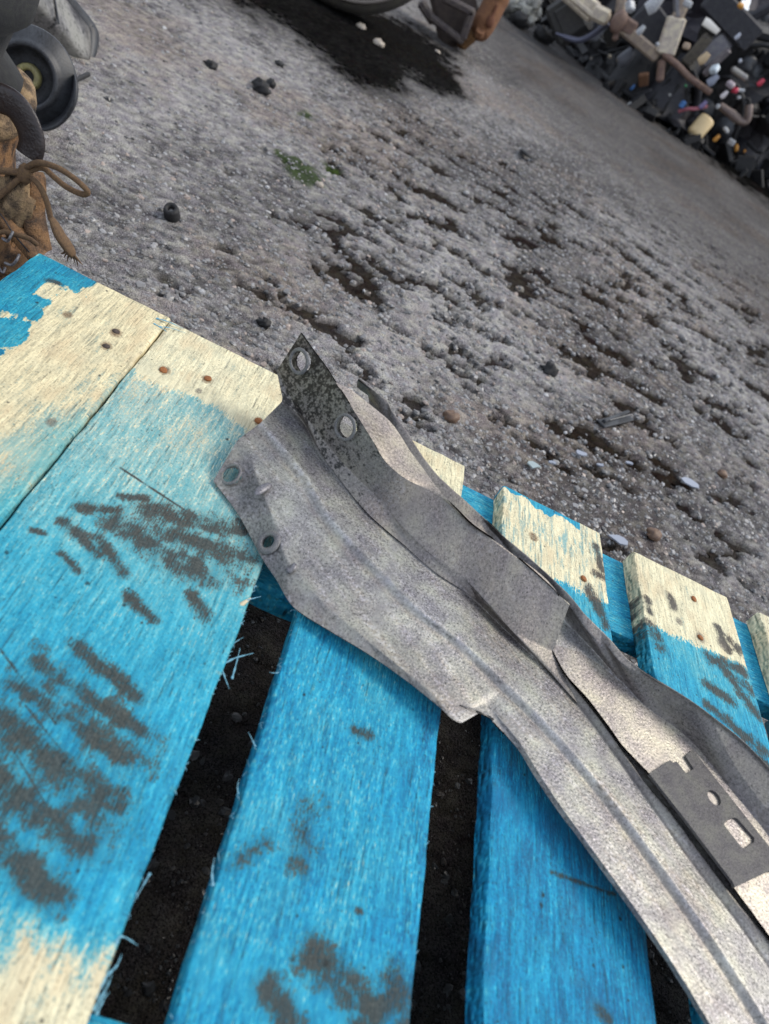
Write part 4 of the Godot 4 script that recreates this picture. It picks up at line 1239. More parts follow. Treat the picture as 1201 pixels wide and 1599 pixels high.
func make_boot(root: Node3D, at: Vector3, turn: float, laces: bool) -> void:
	var x := Transform3D(Basis(Vector3.UP, turn), at)
	var creases := noise(22.0, 71, 3)
	var rings := []
	for s in [[0.024, -0.012, 0.268, 0.047], [0.036, -0.016, 0.270, 0.050], [0.052, -0.018, 0.262, 0.050], [0.068, -0.018, 0.240, 0.049], [0.082, -0.016, 0.195, 0.048], [0.096, -0.013, 0.152, 0.048], [0.110, -0.010, 0.128, 0.049], [0.126, -0.008, 0.110, 0.049], [0.142, -0.008, 0.098, 0.048], [0.158, -0.010, 0.092, 0.047], [0.172, -0.012, 0.092, 0.047], [0.182, -0.013, 0.094, 0.047]]:
		var ring := []
		for p in egg(s[0], s[1], s[2], s[3]):
			ring.append(x * (p + Vector3(p.x, 0, p.z - 0.05).normalized() * creases.get_noise_3dv(p * Vector3(1.4, 4.0, 1.4)) * 0.009))
		rings.append(ring)
	var st := begin()
	rings_mesh(st, rings)
	var boot := obj("boot", st, M.leather, root)
	st = begin()
	rings = []
	for s in [[0.0, 0.0, -0.003], [0.010, 0.0, 0.0], [0.020, 0.0, 0.004], [0.029, 0.0, 0.002]]:
		var ring := []
		for p in egg(s[0], -0.018, 0.276, 0.052 + s[2]):
			ring.append(x * p)
		rings.append(ring)
	rings_mesh(st, rings)
	obj("sole", st, M.black_rubber, boot)
	# padded collar
	st = begin()
	var path := []
	for p in egg(0.186, -0.012, 0.078, 0.044):
		path.append(x * (p + Vector3(0, 0.010 * cos(p.z * 40.0), 0)))
	path.append(path[0])
	path.append(path[1])
	tube(st, path, [0.0125], 10, 0.9)
	obj("collar", st, M.suede, boot)
	# tongue: a curved flap standing out of the front
	st = begin()
	var tongue := []
	for q in [[0.082, 0.150, 0.026], [0.105, 0.126, 0.028], [0.130, 0.108, 0.029], [0.155, 0.102, 0.031], [0.180, 0.106, 0.033], [0.200, 0.113, 0.030]]:
		var ring := []
		for k in 16:
			var a := TAU * k / 16
			ring.append(x * (Vector3(cos(a) * q[2], q[0] + sin(a) * 0.002, q[1] + sin(a) * 0.006 - cos(a) * cos(a) * 0.012)))
		tongue.append(ring)
	rings_mesh(st, tongue)
	obj("tongue", st, M.suede, boot)
	if not laces:
		return
	# dark cuff flap that folds over the collar on the outer side
	st = begin()
	tube(st, smooth_path([Vector3(-0.3346, 0.2067, -0.672), Vector3(-0.3191, 0.2146, -0.668), Vector3(-0.304, 0.2164, -0.666), Vector3(-0.2907, 0.2084, -0.664), Vector3(-0.2832, 0.1959, -0.662), Vector3(-0.283, 0.1838, -0.66)], 5), [0.0042], 14, 2.9)
	obj("cuff_flap", st, M.leather_dark, boot)
	# laces: knot, a loop, a loose end with a frayed tip, and the rows below
	st = begin()
	var k0: Vector3 = Vector3(-0.2781, 0.1734, -0.648)
	lump(st, k0, Vector3(0.0068, 0.0085, 0.0066), 5, 0.3, 8)
	tube(st, smooth_path([Vector3(-0.2781, 0.1799, -0.646), Vector3(-0.266, 0.1928, -0.64), Vector3(-0.2484, 0.1988, -0.636), Vector3(-0.2317, 0.198, -0.634), Vector3(-0.2201, 0.1932, -0.634), Vector3(-0.2249, 0.1876, -0.636), Vector3(-0.2398, 0.1847, -0.64), Vector3(-0.2525, 0.1867, -0.642), Vector3(-0.2642, 0.1877, -0.645), Vector3(-0.2763, 0.1767, -0.648)], 6), [0.0025], 8)
	tube(st, smooth_path([Vector3(-0.2747, 0.1735, -0.648), Vector3(-0.2629, 0.1746, -0.64), Vector3(-0.2528, 0.167, -0.636), Vector3(-0.2447, 0.1524, -0.634)], 6), [0.0024], 8)
	tube(st, smooth_path([Vector3(-0.2451, 0.1547, -0.634), Vector3(-0.2407, 0.1496, -0.634), Vector3(-0.2347, 0.1427, -0.634), Vector3(-0.2271, 0.1366, -0.634), Vector3(-0.2191, 0.1292, -0.634)], 4), [0.003, 0.0036, 0.0044, 0.0050, 0.0056, 0.0060, 0.0064, 0.0066, 0.0066, 0.0067, 0.0068, 0.0068, 0.0066, 0.0064, 0.0060, 0.0045, 0.001], 10, 0.55)
	for q in range(7):
		tube(st, [Vector3(-0.2251, 0.1351, -0.634), Vector3(-0.2251, 0.1351, -0.634).lerp(Vector3(-0.2202, 0.1274, -0.632), 0.8) + Vector3(0.0025 * (q - 3), 0, 0), Vector3(-0.2202, 0.1274, -0.632) + Vector3(0.0034 * (q - 3), -0.002 * (q % 3), 0)], [0.0014, 0.001, 0.0003], 4)
	tube(st, smooth_path([Vector3(-0.3166, 0.158, -0.65), Vector3(-0.3012, 0.1648, -0.647), Vector3(-0.289, 0.1705, -0.646), Vector3(-0.2789, 0.1745, -0.647)], 5), [0.0030], 8)
	tube(st, smooth_path([Vector3(-0.293, 0.1103, -0.628), Vector3(-0.2826, 0.1209, -0.632), Vector3(-0.2726, 0.1239, -0.632), Vector3(-0.261, 0.1256, -0.634), Vector3(-0.2541, 0.1213, -0.638)], 5), [0.0022], 8)
	tube(st, smooth_path([Vector3(-0.2994, 0.1365, -0.64), Vector3(-0.291, 0.1515, -0.642), Vector3(-0.2841, 0.1639, -0.645), Vector3(-0.2785, 0.1723, -0.647)], 5), [0.0026], 8)
	obj("lace", st, M.lace, boot)
	# facings of brown leather that the laces pull together, and a stitched seam
	st = begin()
	tube(st, smooth_path([Vector3(-0.311, 0.1363, -0.655), Vector3(-0.297, 0.1311, -0.652), Vector3(-0.2818, 0.1217, -0.648), Vector3(-0.2665, 0.1138, -0.646), Vector3(-0.253, 0.1052, -0.646)], 6), [0.010, 0.011, 0.012], 12, 0.5)
	tube(st, smooth_path([Vector3(-0.2806, 0.1684, -0.668), Vector3(-0.2749, 0.153, -0.664), Vector3(-0.2714, 0.1372, -0.66), Vector3(-0.2641, 0.1232, -0.656), Vector3(-0.2561, 0.1069, -0.654)], 6), [0.009, 0.010, 0.011], 12, 0.6)
	obj("facing", st, M.leather, boot)
	st = begin()
	tube(st, smooth_path([Vector3(-0.303, 0.1383, -0.64), Vector3(-0.2885, 0.1319, -0.638), Vector3(-0.2734, 0.1226, -0.634), Vector3(-0.2579, 0.1129, -0.634)], 10), [0.0008], 5)
	obj("seam", st, M.leather_dark, boot)
	st = begin()
	lump(st, Vector3(-0.2945, 0.0697, -0.665), Vector3(0.034, 0.026, 0.030), 17, 0.45, 16, 2.0)
	obj("vamp", st, M.leather, boot)
	# leather patch over the tongue
	st = begin()
	lump(st, Vector3(-0.2862, 0.1371, -0.652), Vector3(0.017, 0.028, 0.009), 9, 0.5, 14, 2.4)
	obj("tongue_patch", st, M.suede, boot)
	for q in [[Vector3(-0.2786, 0.1162, -0.63), Vector3(-0.2727, 0.1275, -0.629)], [Vector3(-0.2696, 0.0994, -0.622), Vector3(-0.2612, 0.1134, -0.622)], [Vector3(-0.2789, 0.0989, -0.622), Vector3(-0.2704, 0.0958, -0.62)]]:
		st = begin()
		var m: Vector3 = (q[0] + q[1]) * 0.5 + Vector3(0.002, -0.002, 0.006)
		tube(st, smooth_path([q[0], q[0] + Vector3(0, 0.003, 0.005), m, q[1] + Vector3(0.001, -0.002, 0.005), q[1]], 5), [0.0013], 8)
		obj("lace_hook", st, M.grey_steel, boot)

func make_person() -> void:
	var p := thing("person", "person in dark trousers and tan laced work boots standing at the pallet corner", "person")
	var st := begin()
	var folds := noise(14.0, 81, 3)
	var trunk := []
	for side in 2:
		var rings := []
		var cx: float = [-0.390, -0.660][side]
		var cz: float = [-0.715, -0.660][side]
		for q in [[0.198, 0.052, 0.0], [0.206, 0.060, 0.0], [0.225, 0.049, 0.002], [0.245, 0.046, 0.0], [0.262, 0.060, 0.001], [0.285, 0.064, 0.0], [0.305, 0.060, 0.0], [0.34, 0.066, 0.0], [0.42, 0.074, 0.0], [0.52, 0.078, 0.01], [0.65, 0.090, 0.0], [0.80, 0.102, -0.01], [0.92, 0.112, -0.02]]:
			var ring := []
			var lean: float = clampf((q[0] - 0.3) / 0.62, 0, 1)
			for k in 24:
				var a := TAU * k / 24
				var d := Vector3(cos(a), 0, -sin(a))
				var c := Vector3(lerpf(cx, -0.521 + (0.085 if side == 0 else -0.085), lean), q[0], cz + q[2])
				var r: float = q[1] + folds.get_noise_3dv((c + d * 0.05) * Vector3(1, 2.4, 1)) * 0.012
				ring.append(c + d * r)
			rings.append(ring)
		rings_mesh(st, rings)
	var hips := []
	for q in [[0.86, 0.17, 0.10], [0.92, 0.19, 0.115], [0.98, 0.185, 0.115], [1.04, 0.17, 0.105]]:
		var ring := []
		for k in 32:
			var a := TAU * k / 32
			ring.append(Vector3(-0.521 + cos(a) * q[1], q[0], -0.70 - sin(a) * q[2]))
		hips.append(ring)
	rings_mesh(st, hips)
	obj("trousers", st, M.cloth, p)
	make_boot(p, Vector3(-0.380, 0, -0.750), 0.32, true)
	make_boot(p, Vector3(-0.660, 0, -0.700), -0.25, false)

# ---------------------------------------------------------------- scrap on the left
func make_scrap_left() -> void:
	var t := thing("strut_mount", "round black rubber mount with a yellow ring lying beside the work boot", "car part")
	var x := axis_to(Vector3(0.12, 0.28, 0.95), Vector3(-0.4809, 0.074, -1.0738))
	x.basis = x.basis.scaled(Vector3.ONE * 0.92)
	var st := begin()
	lathe(st, [Vector2(0.0, -0.075), Vector2(0.040, -0.075), Vector2(0.046, -0.068), Vector2(0.056, -0.040), Vector2(0.064, -0.026), Vector2(0.067, -0.018), Vector2(0.066, -0.012), Vector2(0.050, -0.008), Vector2(0.046, 0.0), Vector2(0.043, 0.004), Vector2(0.039, 0.004), Vector2(0.037, -0.002), Vector2(0.035, -0.014), Vector2(0.026, -0.017), Vector2(0.0, -0.018)], x, 48)
	obj("housing", st, M.black_plastic, t)
	st = begin()
	lathe(st, [Vector2(0.0085, -0.016), Vector2(0.009, -0.008), Vector2(0.0105, -0.005), Vector2(0.0155, -0.005), Vector2(0.0175, -0.008), Vector2(0.018, -0.017)], x, 32)
	obj("bush", st, mat(Color(0.42, 0.38, 0.17), 0.6, 0.0, M.speck, null, 0.1), t)
	st = begin()
	var arc := []
	for k in 13:
		var a := deg_to_rad(lerpf(205, 300, k / 12.0))
		arc.append(x * Vector3(cos(a) * 0.066, -0.010, sin(a) * -0.066))
	tube(st, arc, [0.004, 0.012, 0.017, 0.02, 0.021, 0.021, 0.021, 0.021, 0.021, 0.02, 0.017, 0.012, 0.004], 10, 0.22)
	obj("flange_lip", st, M.black_plastic, t)
	st = begin()
	tube(st, smooth_path([Vector3(-0.5016, 0.035, -1.2342), Vector3(-0.4991, 0.02, -1.2694), Vector3(-0.5082, 0.012, -1.3194), Vector3(-0.5124, 0.008, -1.3636)], 5), [0.007, 0.006, 0.004], 6)
	tube(st, smooth_path([Vector3(-0.495, 0.03, -1.198), Vector3(-0.4985, 0.015, -1.2357), Vector3(-0.4892, 0.006, -1.2455)], 5), [0.006, 0.004], 6)
	obj("torn_rubber", st, M.black_rubber, t)

	t = thing("tank_shell", "silver grey plastic shell with a rounded black edge behind the rubber mount", "car part")
	var a0: Vector3 = Vector3(-0.5671, 0.01, -1.465)
	var a1: Vector3 = Vector3(-0.6209, 0.075, -1.3915)
	var up := (a1 - a0).normalized()
	var wide: Vector3 = (Vector3(-0.5784, 0.012, -1.5663) - Vector3(-0.5688, 0.006, -1.4018)).normalized()
	wide = (wide - up * wide.dot(up)).normalized()
	var bs := Basis(wide, up, wide.cross(up))
	st = begin()
	var rings := []
	for q in [[-0.012, 0.80, 0.6], [-0.006, 0.93, 0.85], [0.004, 0.99, 1.0], [0.02, 1.0, 1.0], [0.06, 1.0, 1.0], [0.12, 1.02, 1.0], [0.20, 1.05, 1.0], [0.26, 1.05, 0.9]]:
		var ring := []
		for k in 32:
			var w := TAU * k / 32
			var cx := signf(cos(w)) * pow(absf(cos(w)), 0.42)
			var cz := signf(sin(w)) * pow(absf(sin(w)), 0.42)
			ring.append(a0 + bs * Vector3(cx * 0.040 * q[1], q[0], cz * 0.026 * q[2] - 0.012))
		rings.append(ring)
	rings_mesh(st, rings)
	obj("shell", st, mat(Color(0.27, 0.267, 0.265), 0.4, 0.25, M.muddy, null, 0.35), t)
	st = begin()
	tube(st, smooth_path([a0 + bs * Vector3(-0.040, -0.012, 0.000), a0 + bs * Vector3(0.026, -0.014, 0.000), a0 + bs * Vector3(0.043, -0.004, -0.004), a0 + bs * Vector3(0.046, 0.03, -0.006), a0 + bs * Vector3(0.046, 0.10, -0.006), a0 + bs * Vector3(0.048, 0.22, -0.006)], 8), [0.006, 0.007, 0.008, 0.009, 0.011, 0.013, 0.0145, 0.016, 0.017, 0.018, 0.0185, 0.019, 0.019, 0.02, 0.02, 0.02, 0.02], 16)
	obj("edge_trim", st, M.black_plastic, t)
	st = begin()
	bar(st, a0 + bs * Vector3(-0.038, 0.085, 0.0155), a0 + bs * Vector3(0.018, 0.100, 0.0155), 0.0022, 0.003, 0.0006)
	obj("seam", st, M.black_plastic, t)

# ---------------------------------------------------------------- scrap at the top middle
func make_scrap_middle() -> void:
	var t := thing("old_tyre", "dirty grey brown tyre standing on the oily patch of the yard", "tyre")
	var x := axis_to(Vector3(0.10, 0.16, 1.0), Vector3(-0.425, 0.30, -2.98))
	var st := begin()
	lathe(st, [Vector2(0.175, -0.075), Vector2(0.20, -0.094), Vector2(0.25, -0.098), Vector2(0.285, -0.082), Vector2(0.298, -0.05), Vector2(0.302, 0.0), Vector2(0.298, 0.05), Vector2(0.285, 0.082), Vector2(0.27, 0.092), Vector2(0.262, 0.099), Vector2(0.25, 0.098), Vector2(0.20, 0.094), Vector2(0.175, 0.075), Vector2(0.165, 0.0), Vector2(0.175, -0.075)], x, 56)
	obj("tread", st, mat(Color(0.105, 0.095, 0.080), 0.9, 0.0, M.speck, M.leather_bump, 0.3, 1.0), t)
	st = begin()
	lathe(st, [Vector2(0.178, 0.077), Vector2(0.168, 0.070), Vector2(0.16, 0.02), Vector2(0.12, 0.035), Vector2(0.07, 0.05), Vector2(0.03, 0.048), Vector2(0.03, 0.02), Vector2(0.0, 0.02)], x, 40)
	obj("rim", st, M.grey_steel, t)
	st = begin()
	lathe(st, [Vector2(0.262, 0.0985), Vector2(0.268, 0.0985), Vector2(0.275, 0.093), Vector2(0.268, 0.0925)], x, 56)
	obj("sidewall_ridge", st, mat(Color(0.22, 0.19, 0.165), 0.8), t)

	t = thing("brake_caliper", "rusty orange and brown brake caliper hanging low beside the old tyre", "car part")
	st = begin()
	var z := -3.55
	bar(st, Vector3(-0.1229, 0.1898, -3.6), Vector3(0.041, 0.0188, -3.55), 0.17, 0.10, 0.02)
	obj("body", st, M.brown_steel, t)
	for q in [[Vector3(-0.1146, 0.0561, -3.46), Vector3(0.0401, 0.0412, -3.46), 0.026], [Vector3(-0.1111, 0.131, -3.46), Vector3(0.033, 0.1407, -3.46), 0.030], [Vector3(-0.1735, 0.0792, -3.48), Vector3(-0.0921, 0.0419, -3.48), 0.032], [Vector3(0.0315, 0.0463, -3.46), Vector3(0.0182, 0.1469, -3.46), 0.03]]:
		st = begin()
		bar(st, q[0], q[1], q[2], 0.04, 0.008)
		obj("rib", st, mat(Color(0.13, 0.105, 0.10), 0.7, 0.1, M.speck, M.leather_bump, 0.2, 1.0), t)
	st = begin()
	var sec := smooth_path([Vector3(0.0783, 0.0696, -3.5), Vector3(0.0791, 0.1151, -3.52), Vector3(0.0821, 0.1659, -3.54), Vector3(0.0786, 0.2268, -3.56), Vector3(0.0626, 0.3071, -3.58)], 6)
	tube(st, sec, [0.012, 0.026, 0.036, 0.040, 0.042, 0.044, 0.046, 0.046, 0.046, 0.046, 0.046, 0.046, 0.046, 0.046, 0.046, 0.046, 0.05, 0.05, 0.05, 0.05, 0.05, 0.05, 0.05, 0.05, 0.05], 14, 1.5)
	obj("piston_housing", st, M.rust, t)
	st = begin()
	tube(st, smooth_path([Vector3(0.0991, 0.1242, -3.455), Vector3(0.0952, 0.1581, -3.465), Vector3(0.0914, 0.2007, -3.475)], 5), [0.004, 0.012, 0.016, 0.017, 0.016, 0.014, 0.006], 10, 0.6)
	obj("slot", st, mat(Color(0.10, 0.035, 0.015), 0.9), t)
	st = begin()
	tube(st, [Vector3(0.0797, 0.0901, -3.46), Vector3(0.0785, 0.1073, -3.45)], [0.020, 0.018], 16)
	obj("bolt_boss", st, M.rust, t)
	st = begin()
	bar(st, Vector3(0.0292, 0.0153, -3.5), Vector3(0.0631, 0.0857, -3.5), 0.05, 0.08, 0.015)
	obj("lug", st, mat(Color(0.16, 0.075, 0.02), 0.85, 0.0, M.speck, M.leather_bump, 0.12, 1.0), t)

	st = begin()
	for q in 9:
		lump(st, Vector3(0.315, 0.085, -5.40) + Vector3(rn(-0.10, 0.13), rn(-0.05, 0.07), rn(-0.05, 0.05)), Vector3(rn(0.04, 0.08), rn(0.035, 0.06), 0.06), 90 + q, 0.8, 9, 1.6)
	tag(obj("foam_lump", st, mat(Color(0.52, 0.53, 0.50), 0.9, 0.0, M.grit, M.leather_bump, 0.2, 1.2)), "crumpled pale grey foam lump on the ground right of the rusty caliper", "foam")
	st = begin()
	for q in 5:
		lump(st, Vector3(0.36, 0.02, -5.28) + Vector3(rn(-0.10, 0.11), rn(-0.01, 0.02), rn(-0.03, 0.03)), Vector3(0.05, 0.035, 0.04), 190 + q, 0.8, 7, 1.6)
	tag(obj("oily_rag", st, M.black_rubber), "black oily rag lying under the pale foam lump", "rag")

# ---------------------------------------------------------------- the scrap heap
func engine_block(o: Node3D, sd: int, m: Material, m2: Material) -> void:
	rng.seed = sd
	var st := begin()
	var w := rn(0.22, 0.36)
	var h := rn(0.20, 0.34)
	var d := rn(0.18, 0.28)
	rbox(st, Transform3D(Basis(), Vector3(0, h / 2, 0)), Vector3(w, h, d), 0.02)
	for k in 4:
		rbox(st, Transform3D(Basis(), Vector3(w * (-0.36 + 0.24 * k), h * 0.5, d * 0.5)), Vector3(w * 0.09, h * 0.9, 0.05), 0.008)
	obj("block", st, m, o)
	st = begin()
	rbox(st, Transform3D(Basis(), Vector3(0, h + 0.03, 0)), Vector3(w * 0.9, 0.07, d * 0.7), 0.02)
	for k in 3:
		lathe(st, [Vector2(0.0, 0.05), Vector2(0.018, 0.05), Vector2(0.02, 0.0)], Transform3D(Basis(), Vector3(w * (-0.3 + 0.3 * k), h + 0.05, 0)), 10)
	obj("head_cover", st, m2, o)
	for k in 2:
		st = begin()
		lathe(st, [Vector2(0.0, 0.05), Vector2(0.02, 0.05), Vector2(0.022, 0.04), Vector2(0.055, 0.035), Vector2(0.06, 0.02), Vector2(0.06, 0.0), Vector2(0.0, 0.0)], Transform3D(Basis(Vector3.RIGHT, PI / 2), Vector3(w * (-0.25 + 0.5 * k), h * rn(0.3, 0.7), d * 0.5 + 0.02)), 20)
		obj("pulley", st, m2, o)
	st = begin()
	tube(st, smooth_path([Vector3(-w * 0.5, h * 0.8, d * 0.3), Vector3(-w * 0.2, h * 1.1, d * 0.7), Vector3(w * 0.3, h * 0.9, d * 0.75), Vector3(w * 0.5, h * 0.4, d * 0.55)], 5), [0.013], 8)
	obj("hose", st, M.black_rubber, o)

func gearbox(o: Node3D, sd: int, m: Material, m2: Material) -> void:
	rng.seed = sd
	var st := begin()
	var r := rn(0.10, 0.15)
	lathe(st, [Vector2(0.0, 0.0), Vector2(r * 1.15, 0.0), Vector2(r * 1.15, 0.02), Vector2(r, 0.025), Vector2(r * 0.85, 0.12), Vector2(r * 0.6, 0.17), Vector2(r * 0.55, 0.30), Vector2(r * 0.3, 0.32), Vector2(0.0, 0.32)], Transform3D(Basis(), Vector3(0, 0.02, 0)), 20)
	obj("bell_housing", st, m, o)
	st = begin()
	for k in 8:
		var a := TAU * k / 8
		bar(st, Vector3(cos(a) * r * 0.98, 0.05, sin(a) * r * 0.98), Vector3(cos(a) * r * 0.6, 0.20, sin(a) * r * 0.6), 0.012, 0.02, 0.003)
	obj("rib", st, m2, o)
	st = begin()
	tube(st, [Vector3(0, 0.32, 0), Vector3(0, 0.42, 0)], [0.022], 12)
	obj("shaft", st, M.grey_steel, o)

func frame_piece(o: Node3D, sd: int, m: Material) -> void:
	rng.seed = sd
	var st := begin()
	var l := rn(0.30, 0.55)
	tube(st, smooth_path([Vector3(-l * 0.5, 0.0, 0), Vector3(-l * 0.2, rn(0.05, 0.14), 0.02), Vector3(l * 0.2, rn(0.02, 0.14), -0.02), Vector3(l * 0.5, rn(-0.05, 0.1), 0)], 5), [rn(0.02, 0.034)], 8, 0.6)
	obj("arm", st, m, o)
	st = begin()
	tube(st, [Vector3(-l * 0.5, 0, -0.03), Vector3(-l * 0.5, 0, 0.03)], [0.036], 16)
	tube(st, [Vector3(l * 0.5, 0.03, -0.03), Vector3(l * 0.5, 0.03, 0.03)], [0.032], 16)
	obj("bush_eye", st, M.black_steel, o)

const ORD := ["first", "second", "third", "fourth", "fifth", "sixth", "seventh", "eighth", "ninth", "tenth", "eleventh", "twelfth", "thirteenth", "fourteenth", "fifteenth", "sixteenth"]

const ORD2 := ["one", "two", "three", "four", "five", "six", "seven", "eight", "nine", "ten", "eleven", "twelve", "thirteen", "fourteen", "fifteen", "sixteen", "seventeen", "eighteen", "nineteen", "twenty", "twenty one", "twenty two"]

func heap_front(x: float) -> float:
	var p := [[0.2, -6.1], [0.45, -6.0], [0.62, -5.75], [0.93, -5.05], [1.28, -4.85], [1.8, -5.0], [2.6, -5.1], [4.5, -5.6]]
	for i in p.size() - 1:
		if x <= p[i + 1][0]:
			return lerpf(p[i][1], p[i + 1][1], clampf((x - p[i][0]) / (p[i + 1][0] - p[i][0]), 0, 1))
	return -5.6

func single(called: String, label: String, category: String, m: Material, st: SurfaceTool) -> void:
	tag(obj(called, st, m), label, category)

func make_pile() -> void:
	var st: SurfaceTool
	# the mass of dark engines and gearboxes, stacked from the ground up
	var n := 0
	for row in 4:
		for col in 11:
			rng.seed = 500 + row * 40 + col
			var x := 0.62 + col * 0.33 + rn(-0.08, 0.08) + (0.16 if row % 2 else 0.0)
			var y := row * 0.27 + rn(-0.03, 0.03)
			var z := heap_front(x) - 0.22 - row * 0.20 + rn(-0.06, 0.06)
			if x < 0.75 and row > 1:
				continue
			var turn := Vector3(rn(-0.35, 0.35), rn(-1.2, 1.2), rn(-0.4, 0.4))
			var kind := rng.randi() % 3
			var sd := 700 + n
			n += 1
			if row == 0:
				turn.x = 0.0
				turn.z = 0.0
				y = 0.0
			if kind != 1:
				var o := thing("scrap_engine", "%s engine in the %s layer of the scrap heap, %s from its left end" % [["greasy black", "dull grey"][0 if n % 3 else 1], ["lowest", "second", "third", "top"][row], ORD[col]], "engine", Vector3(x, y, z), turn, "engines stacked in the scrap heap")
				engine_block(o, sd, M.black_steel if n % 3 else M.dark_steel, M.dark_steel if n % 2 else M.black_plastic)
			else:
				var o := thing("scrap_gearbox", "ribbed dark gearbox in the %s layer of the scrap heap, %s from its left end" % [["lowest", "second", "third", "top"][row], ORD[col]], "gearbox", Vector3(x, y, z), turn, "gearboxes stacked in the scrap heap")
				gearbox(o, sd, M.dark_steel if n % 2 else M.black_steel, M.black_steel)
	for k in 16:
		rng.seed = 900 + k
		var x := 0.75 + k * 0.16 + rn(-0.05, 0.05)
		var y := rn(0.10, 0.95)
		var o := thing("suspension_arm", "dark bent suspension arm wedged among the scrap engines, %s from the left" % ORD[k], "car part", Vector3(x, y, heap_front(x) - 0.02 - y * 0.62), Vector3(rn(-0.6, 0.6), rn(-0.9, 0.9), rn(-1.3, 1.3)), "suspension arms in the scrap heap")
		frame_piece(o, 950 + k, M.dark_steel if k % 3 else M.black_steel)
	for k in 16:
		rng.seed = 1200 + k
		var x := 0.8 + k * 0.12 + rn(-0.05, 0.05)
		var y := rn(0.05, 0.75)
		var p := Vector3(x, y, heap_front(x) + 0.06 - y * 0.60)
		st = begin()
		tube(st, smooth_path([p, p + Vector3(rn(-0.1, 0.1), rn(0.02, 0.12), 0.04), p + Vector3(rn(-0.2, 0.2), rn(-0.12, 0.12), 0.02), p + Vector3(rn(-0.25, 0.25), rn(-0.2, 0.1), -0.05)], 6), [rn(0.004, 0.009)], 7)
		tag(obj("rubber_hose", st, [M.black_rubber, M.black_plastic, M.dark_steel][k % 3]), "thin black hose curling out of the scrap heap, %s from the left" % ORD[k], "hose", "hoses hanging out of the scrap heap")
	# fines and filth that fill the foot of the heap
	rng.seed = 77
	st = begin()
	for k in 420:
		var x := rn(0.45, 2.6)
		var back := pow(rng.randf(), 0.8)
		var r := rn(0.02, 0.07)
		rbox(st, Transform3D(Basis.from_euler(Vector3(rn(-1.5, 1.5), rn(0, TAU), rn(-1.5, 1.5))), Vector3(x, back * 0.24 * rn(0.2, 1.0), heap_front(x) + 0.12 - back * 0.75)), Vector3(r * rn(0.8, 3.2), r * rn(0.15, 0.7), r * rn(0.6, 1.6)), 0.003)
	var fines := obj("oily_rubble", st, M.black_steel)
	fines.set_meta("kind", "stuff")
	tag(fines, "oily black rubble heaped along the foot of the scrap heap", "rubble")
	# torn and folded body panels between the engines
	for k in 22:
		rng.seed = 3100 + k
		var x := 0.62 + k * 0.085 + rn(-0.04, 0.04)
		var y := rn(0.05, 0.85)
		var at := Vector3(x, y, heap_front(x) + 0.05 - y * 0.62)
		var bs := Basis.from_euler(Vector3(rn(-0.7, 0.7), rn(-0.8, 0.8), rn(-1.6, 1.6)))
		var tone := rn(0.012, 0.06) * (2.6 if k % 7 == 3 else 1.0)
		st = begin()
		st.set_smooth_group(-1)
		var rows := []
		var w := rn(0.05, 0.13)
		var l := rn(0.10, 0.24)
		for i in 7:
			var row := []
			for q in 5:
				row.append(at + bs * Vector3((q - 2) * w * 0.5 + rn(-0.012, 0.012), (i - 3) * l / 3.0 + rn(-0.02, 0.02), 0.03 * sin(i * 1.3 + k) + 0.02 * absf(q - 2) + rn(-0.006, 0.006)))
			rows.append(row)
		for i in 6:
			for q in 4:
				quad(st, rows[i][q], rows[i][q + 1], rows[i + 1][q + 1], rows[i + 1][q])
				var back := bs * Vector3(0, 0, -0.003)
				quad(st, rows[i][q] + back, rows[i + 1][q] + back, rows[i + 1][q + 1] + back, rows[i][q + 1] + back)
		tag(obj("torn_panel", st, mat(Color(tone, tone * rn(0.85, 1.0), tone * rn(0.9, 1.25)), rn(0.4, 0.7), 0.2, M.speck, M.leather_bump, 0.25, 0.8)), "crumpled %s body panel wedged in the scrap heap, number %s from the left" % ["dark" if tone < 0.07 else "grey", ORD2[k]], "panel", "crumpled panels in the scrap heap")
	rng.seed = 3
	# pieces that stand out of it
	st = begin()
	rbox(st, Transform3D(Basis.from_euler(Vector3(0.1, -0.3, -0.55)), Vector3(0.5262, 0.1787, -5.15)), Vector3(0.22, 0.20, 0.12), 0.02)
	rbox(st, Transform3D(Basis.from_euler(Vector3(0.1, -0.3, -0.55)), Vector3(0.5233, 0.1827, -5.075)), Vector3(0.15, 0.13, 0.012), 0.005)
	single("battery_box", "black box with a dull grey face at the left end of the scrap heap", "box", mat(Color(0.06, 0.06, 0.06), 0.6, 0.0, M.speck, null, 0.2), st)
	st = begin()
	tube(st, smooth_path([Vector3(0.4891, 0.0909, -5.05), Vector3(0.6036, 0.1165, -5.02), Vector3(0.656, 0.1699, -5), Vector3(0.7026, 0.2628, -4.98)], 6), [0.012, 0.014, 0.018, 0.024, 0.03], 8, 0.5)
	single("curved_strap", "bluish curved metal strap under the cream arm", "strap", mat(Color(0.10, 0.105, 0.15), 0.5, 0.3), st)
	st = begin()
	bar(st, Vector3(0.3369, 0.3002, -4.98), Vector3(0.6112, 0.2686, -4.92), 0.10, 0.05, 0.012)
	bar(st, Vector3(0.581, 0.2746, -4.9), Vector3(0.684, 0.2849, -4.88), 0.075, 0.05, 0.015)
	bar(st, Vector3(0.4068, 0.2766, -4.94), Vector3(0.5978, 0.26, -4.88), 0.022, 0.02, 0.004)
	single("cream_arm", "cream painted pressed arm at the upper left of the scrap heap", "car part", M.cream_steel, st)
	var t := thing("subframe_bracket", "bent tan and pink subframe bracket across the front of the scrap heap", "car part")
	var zb := -4.82
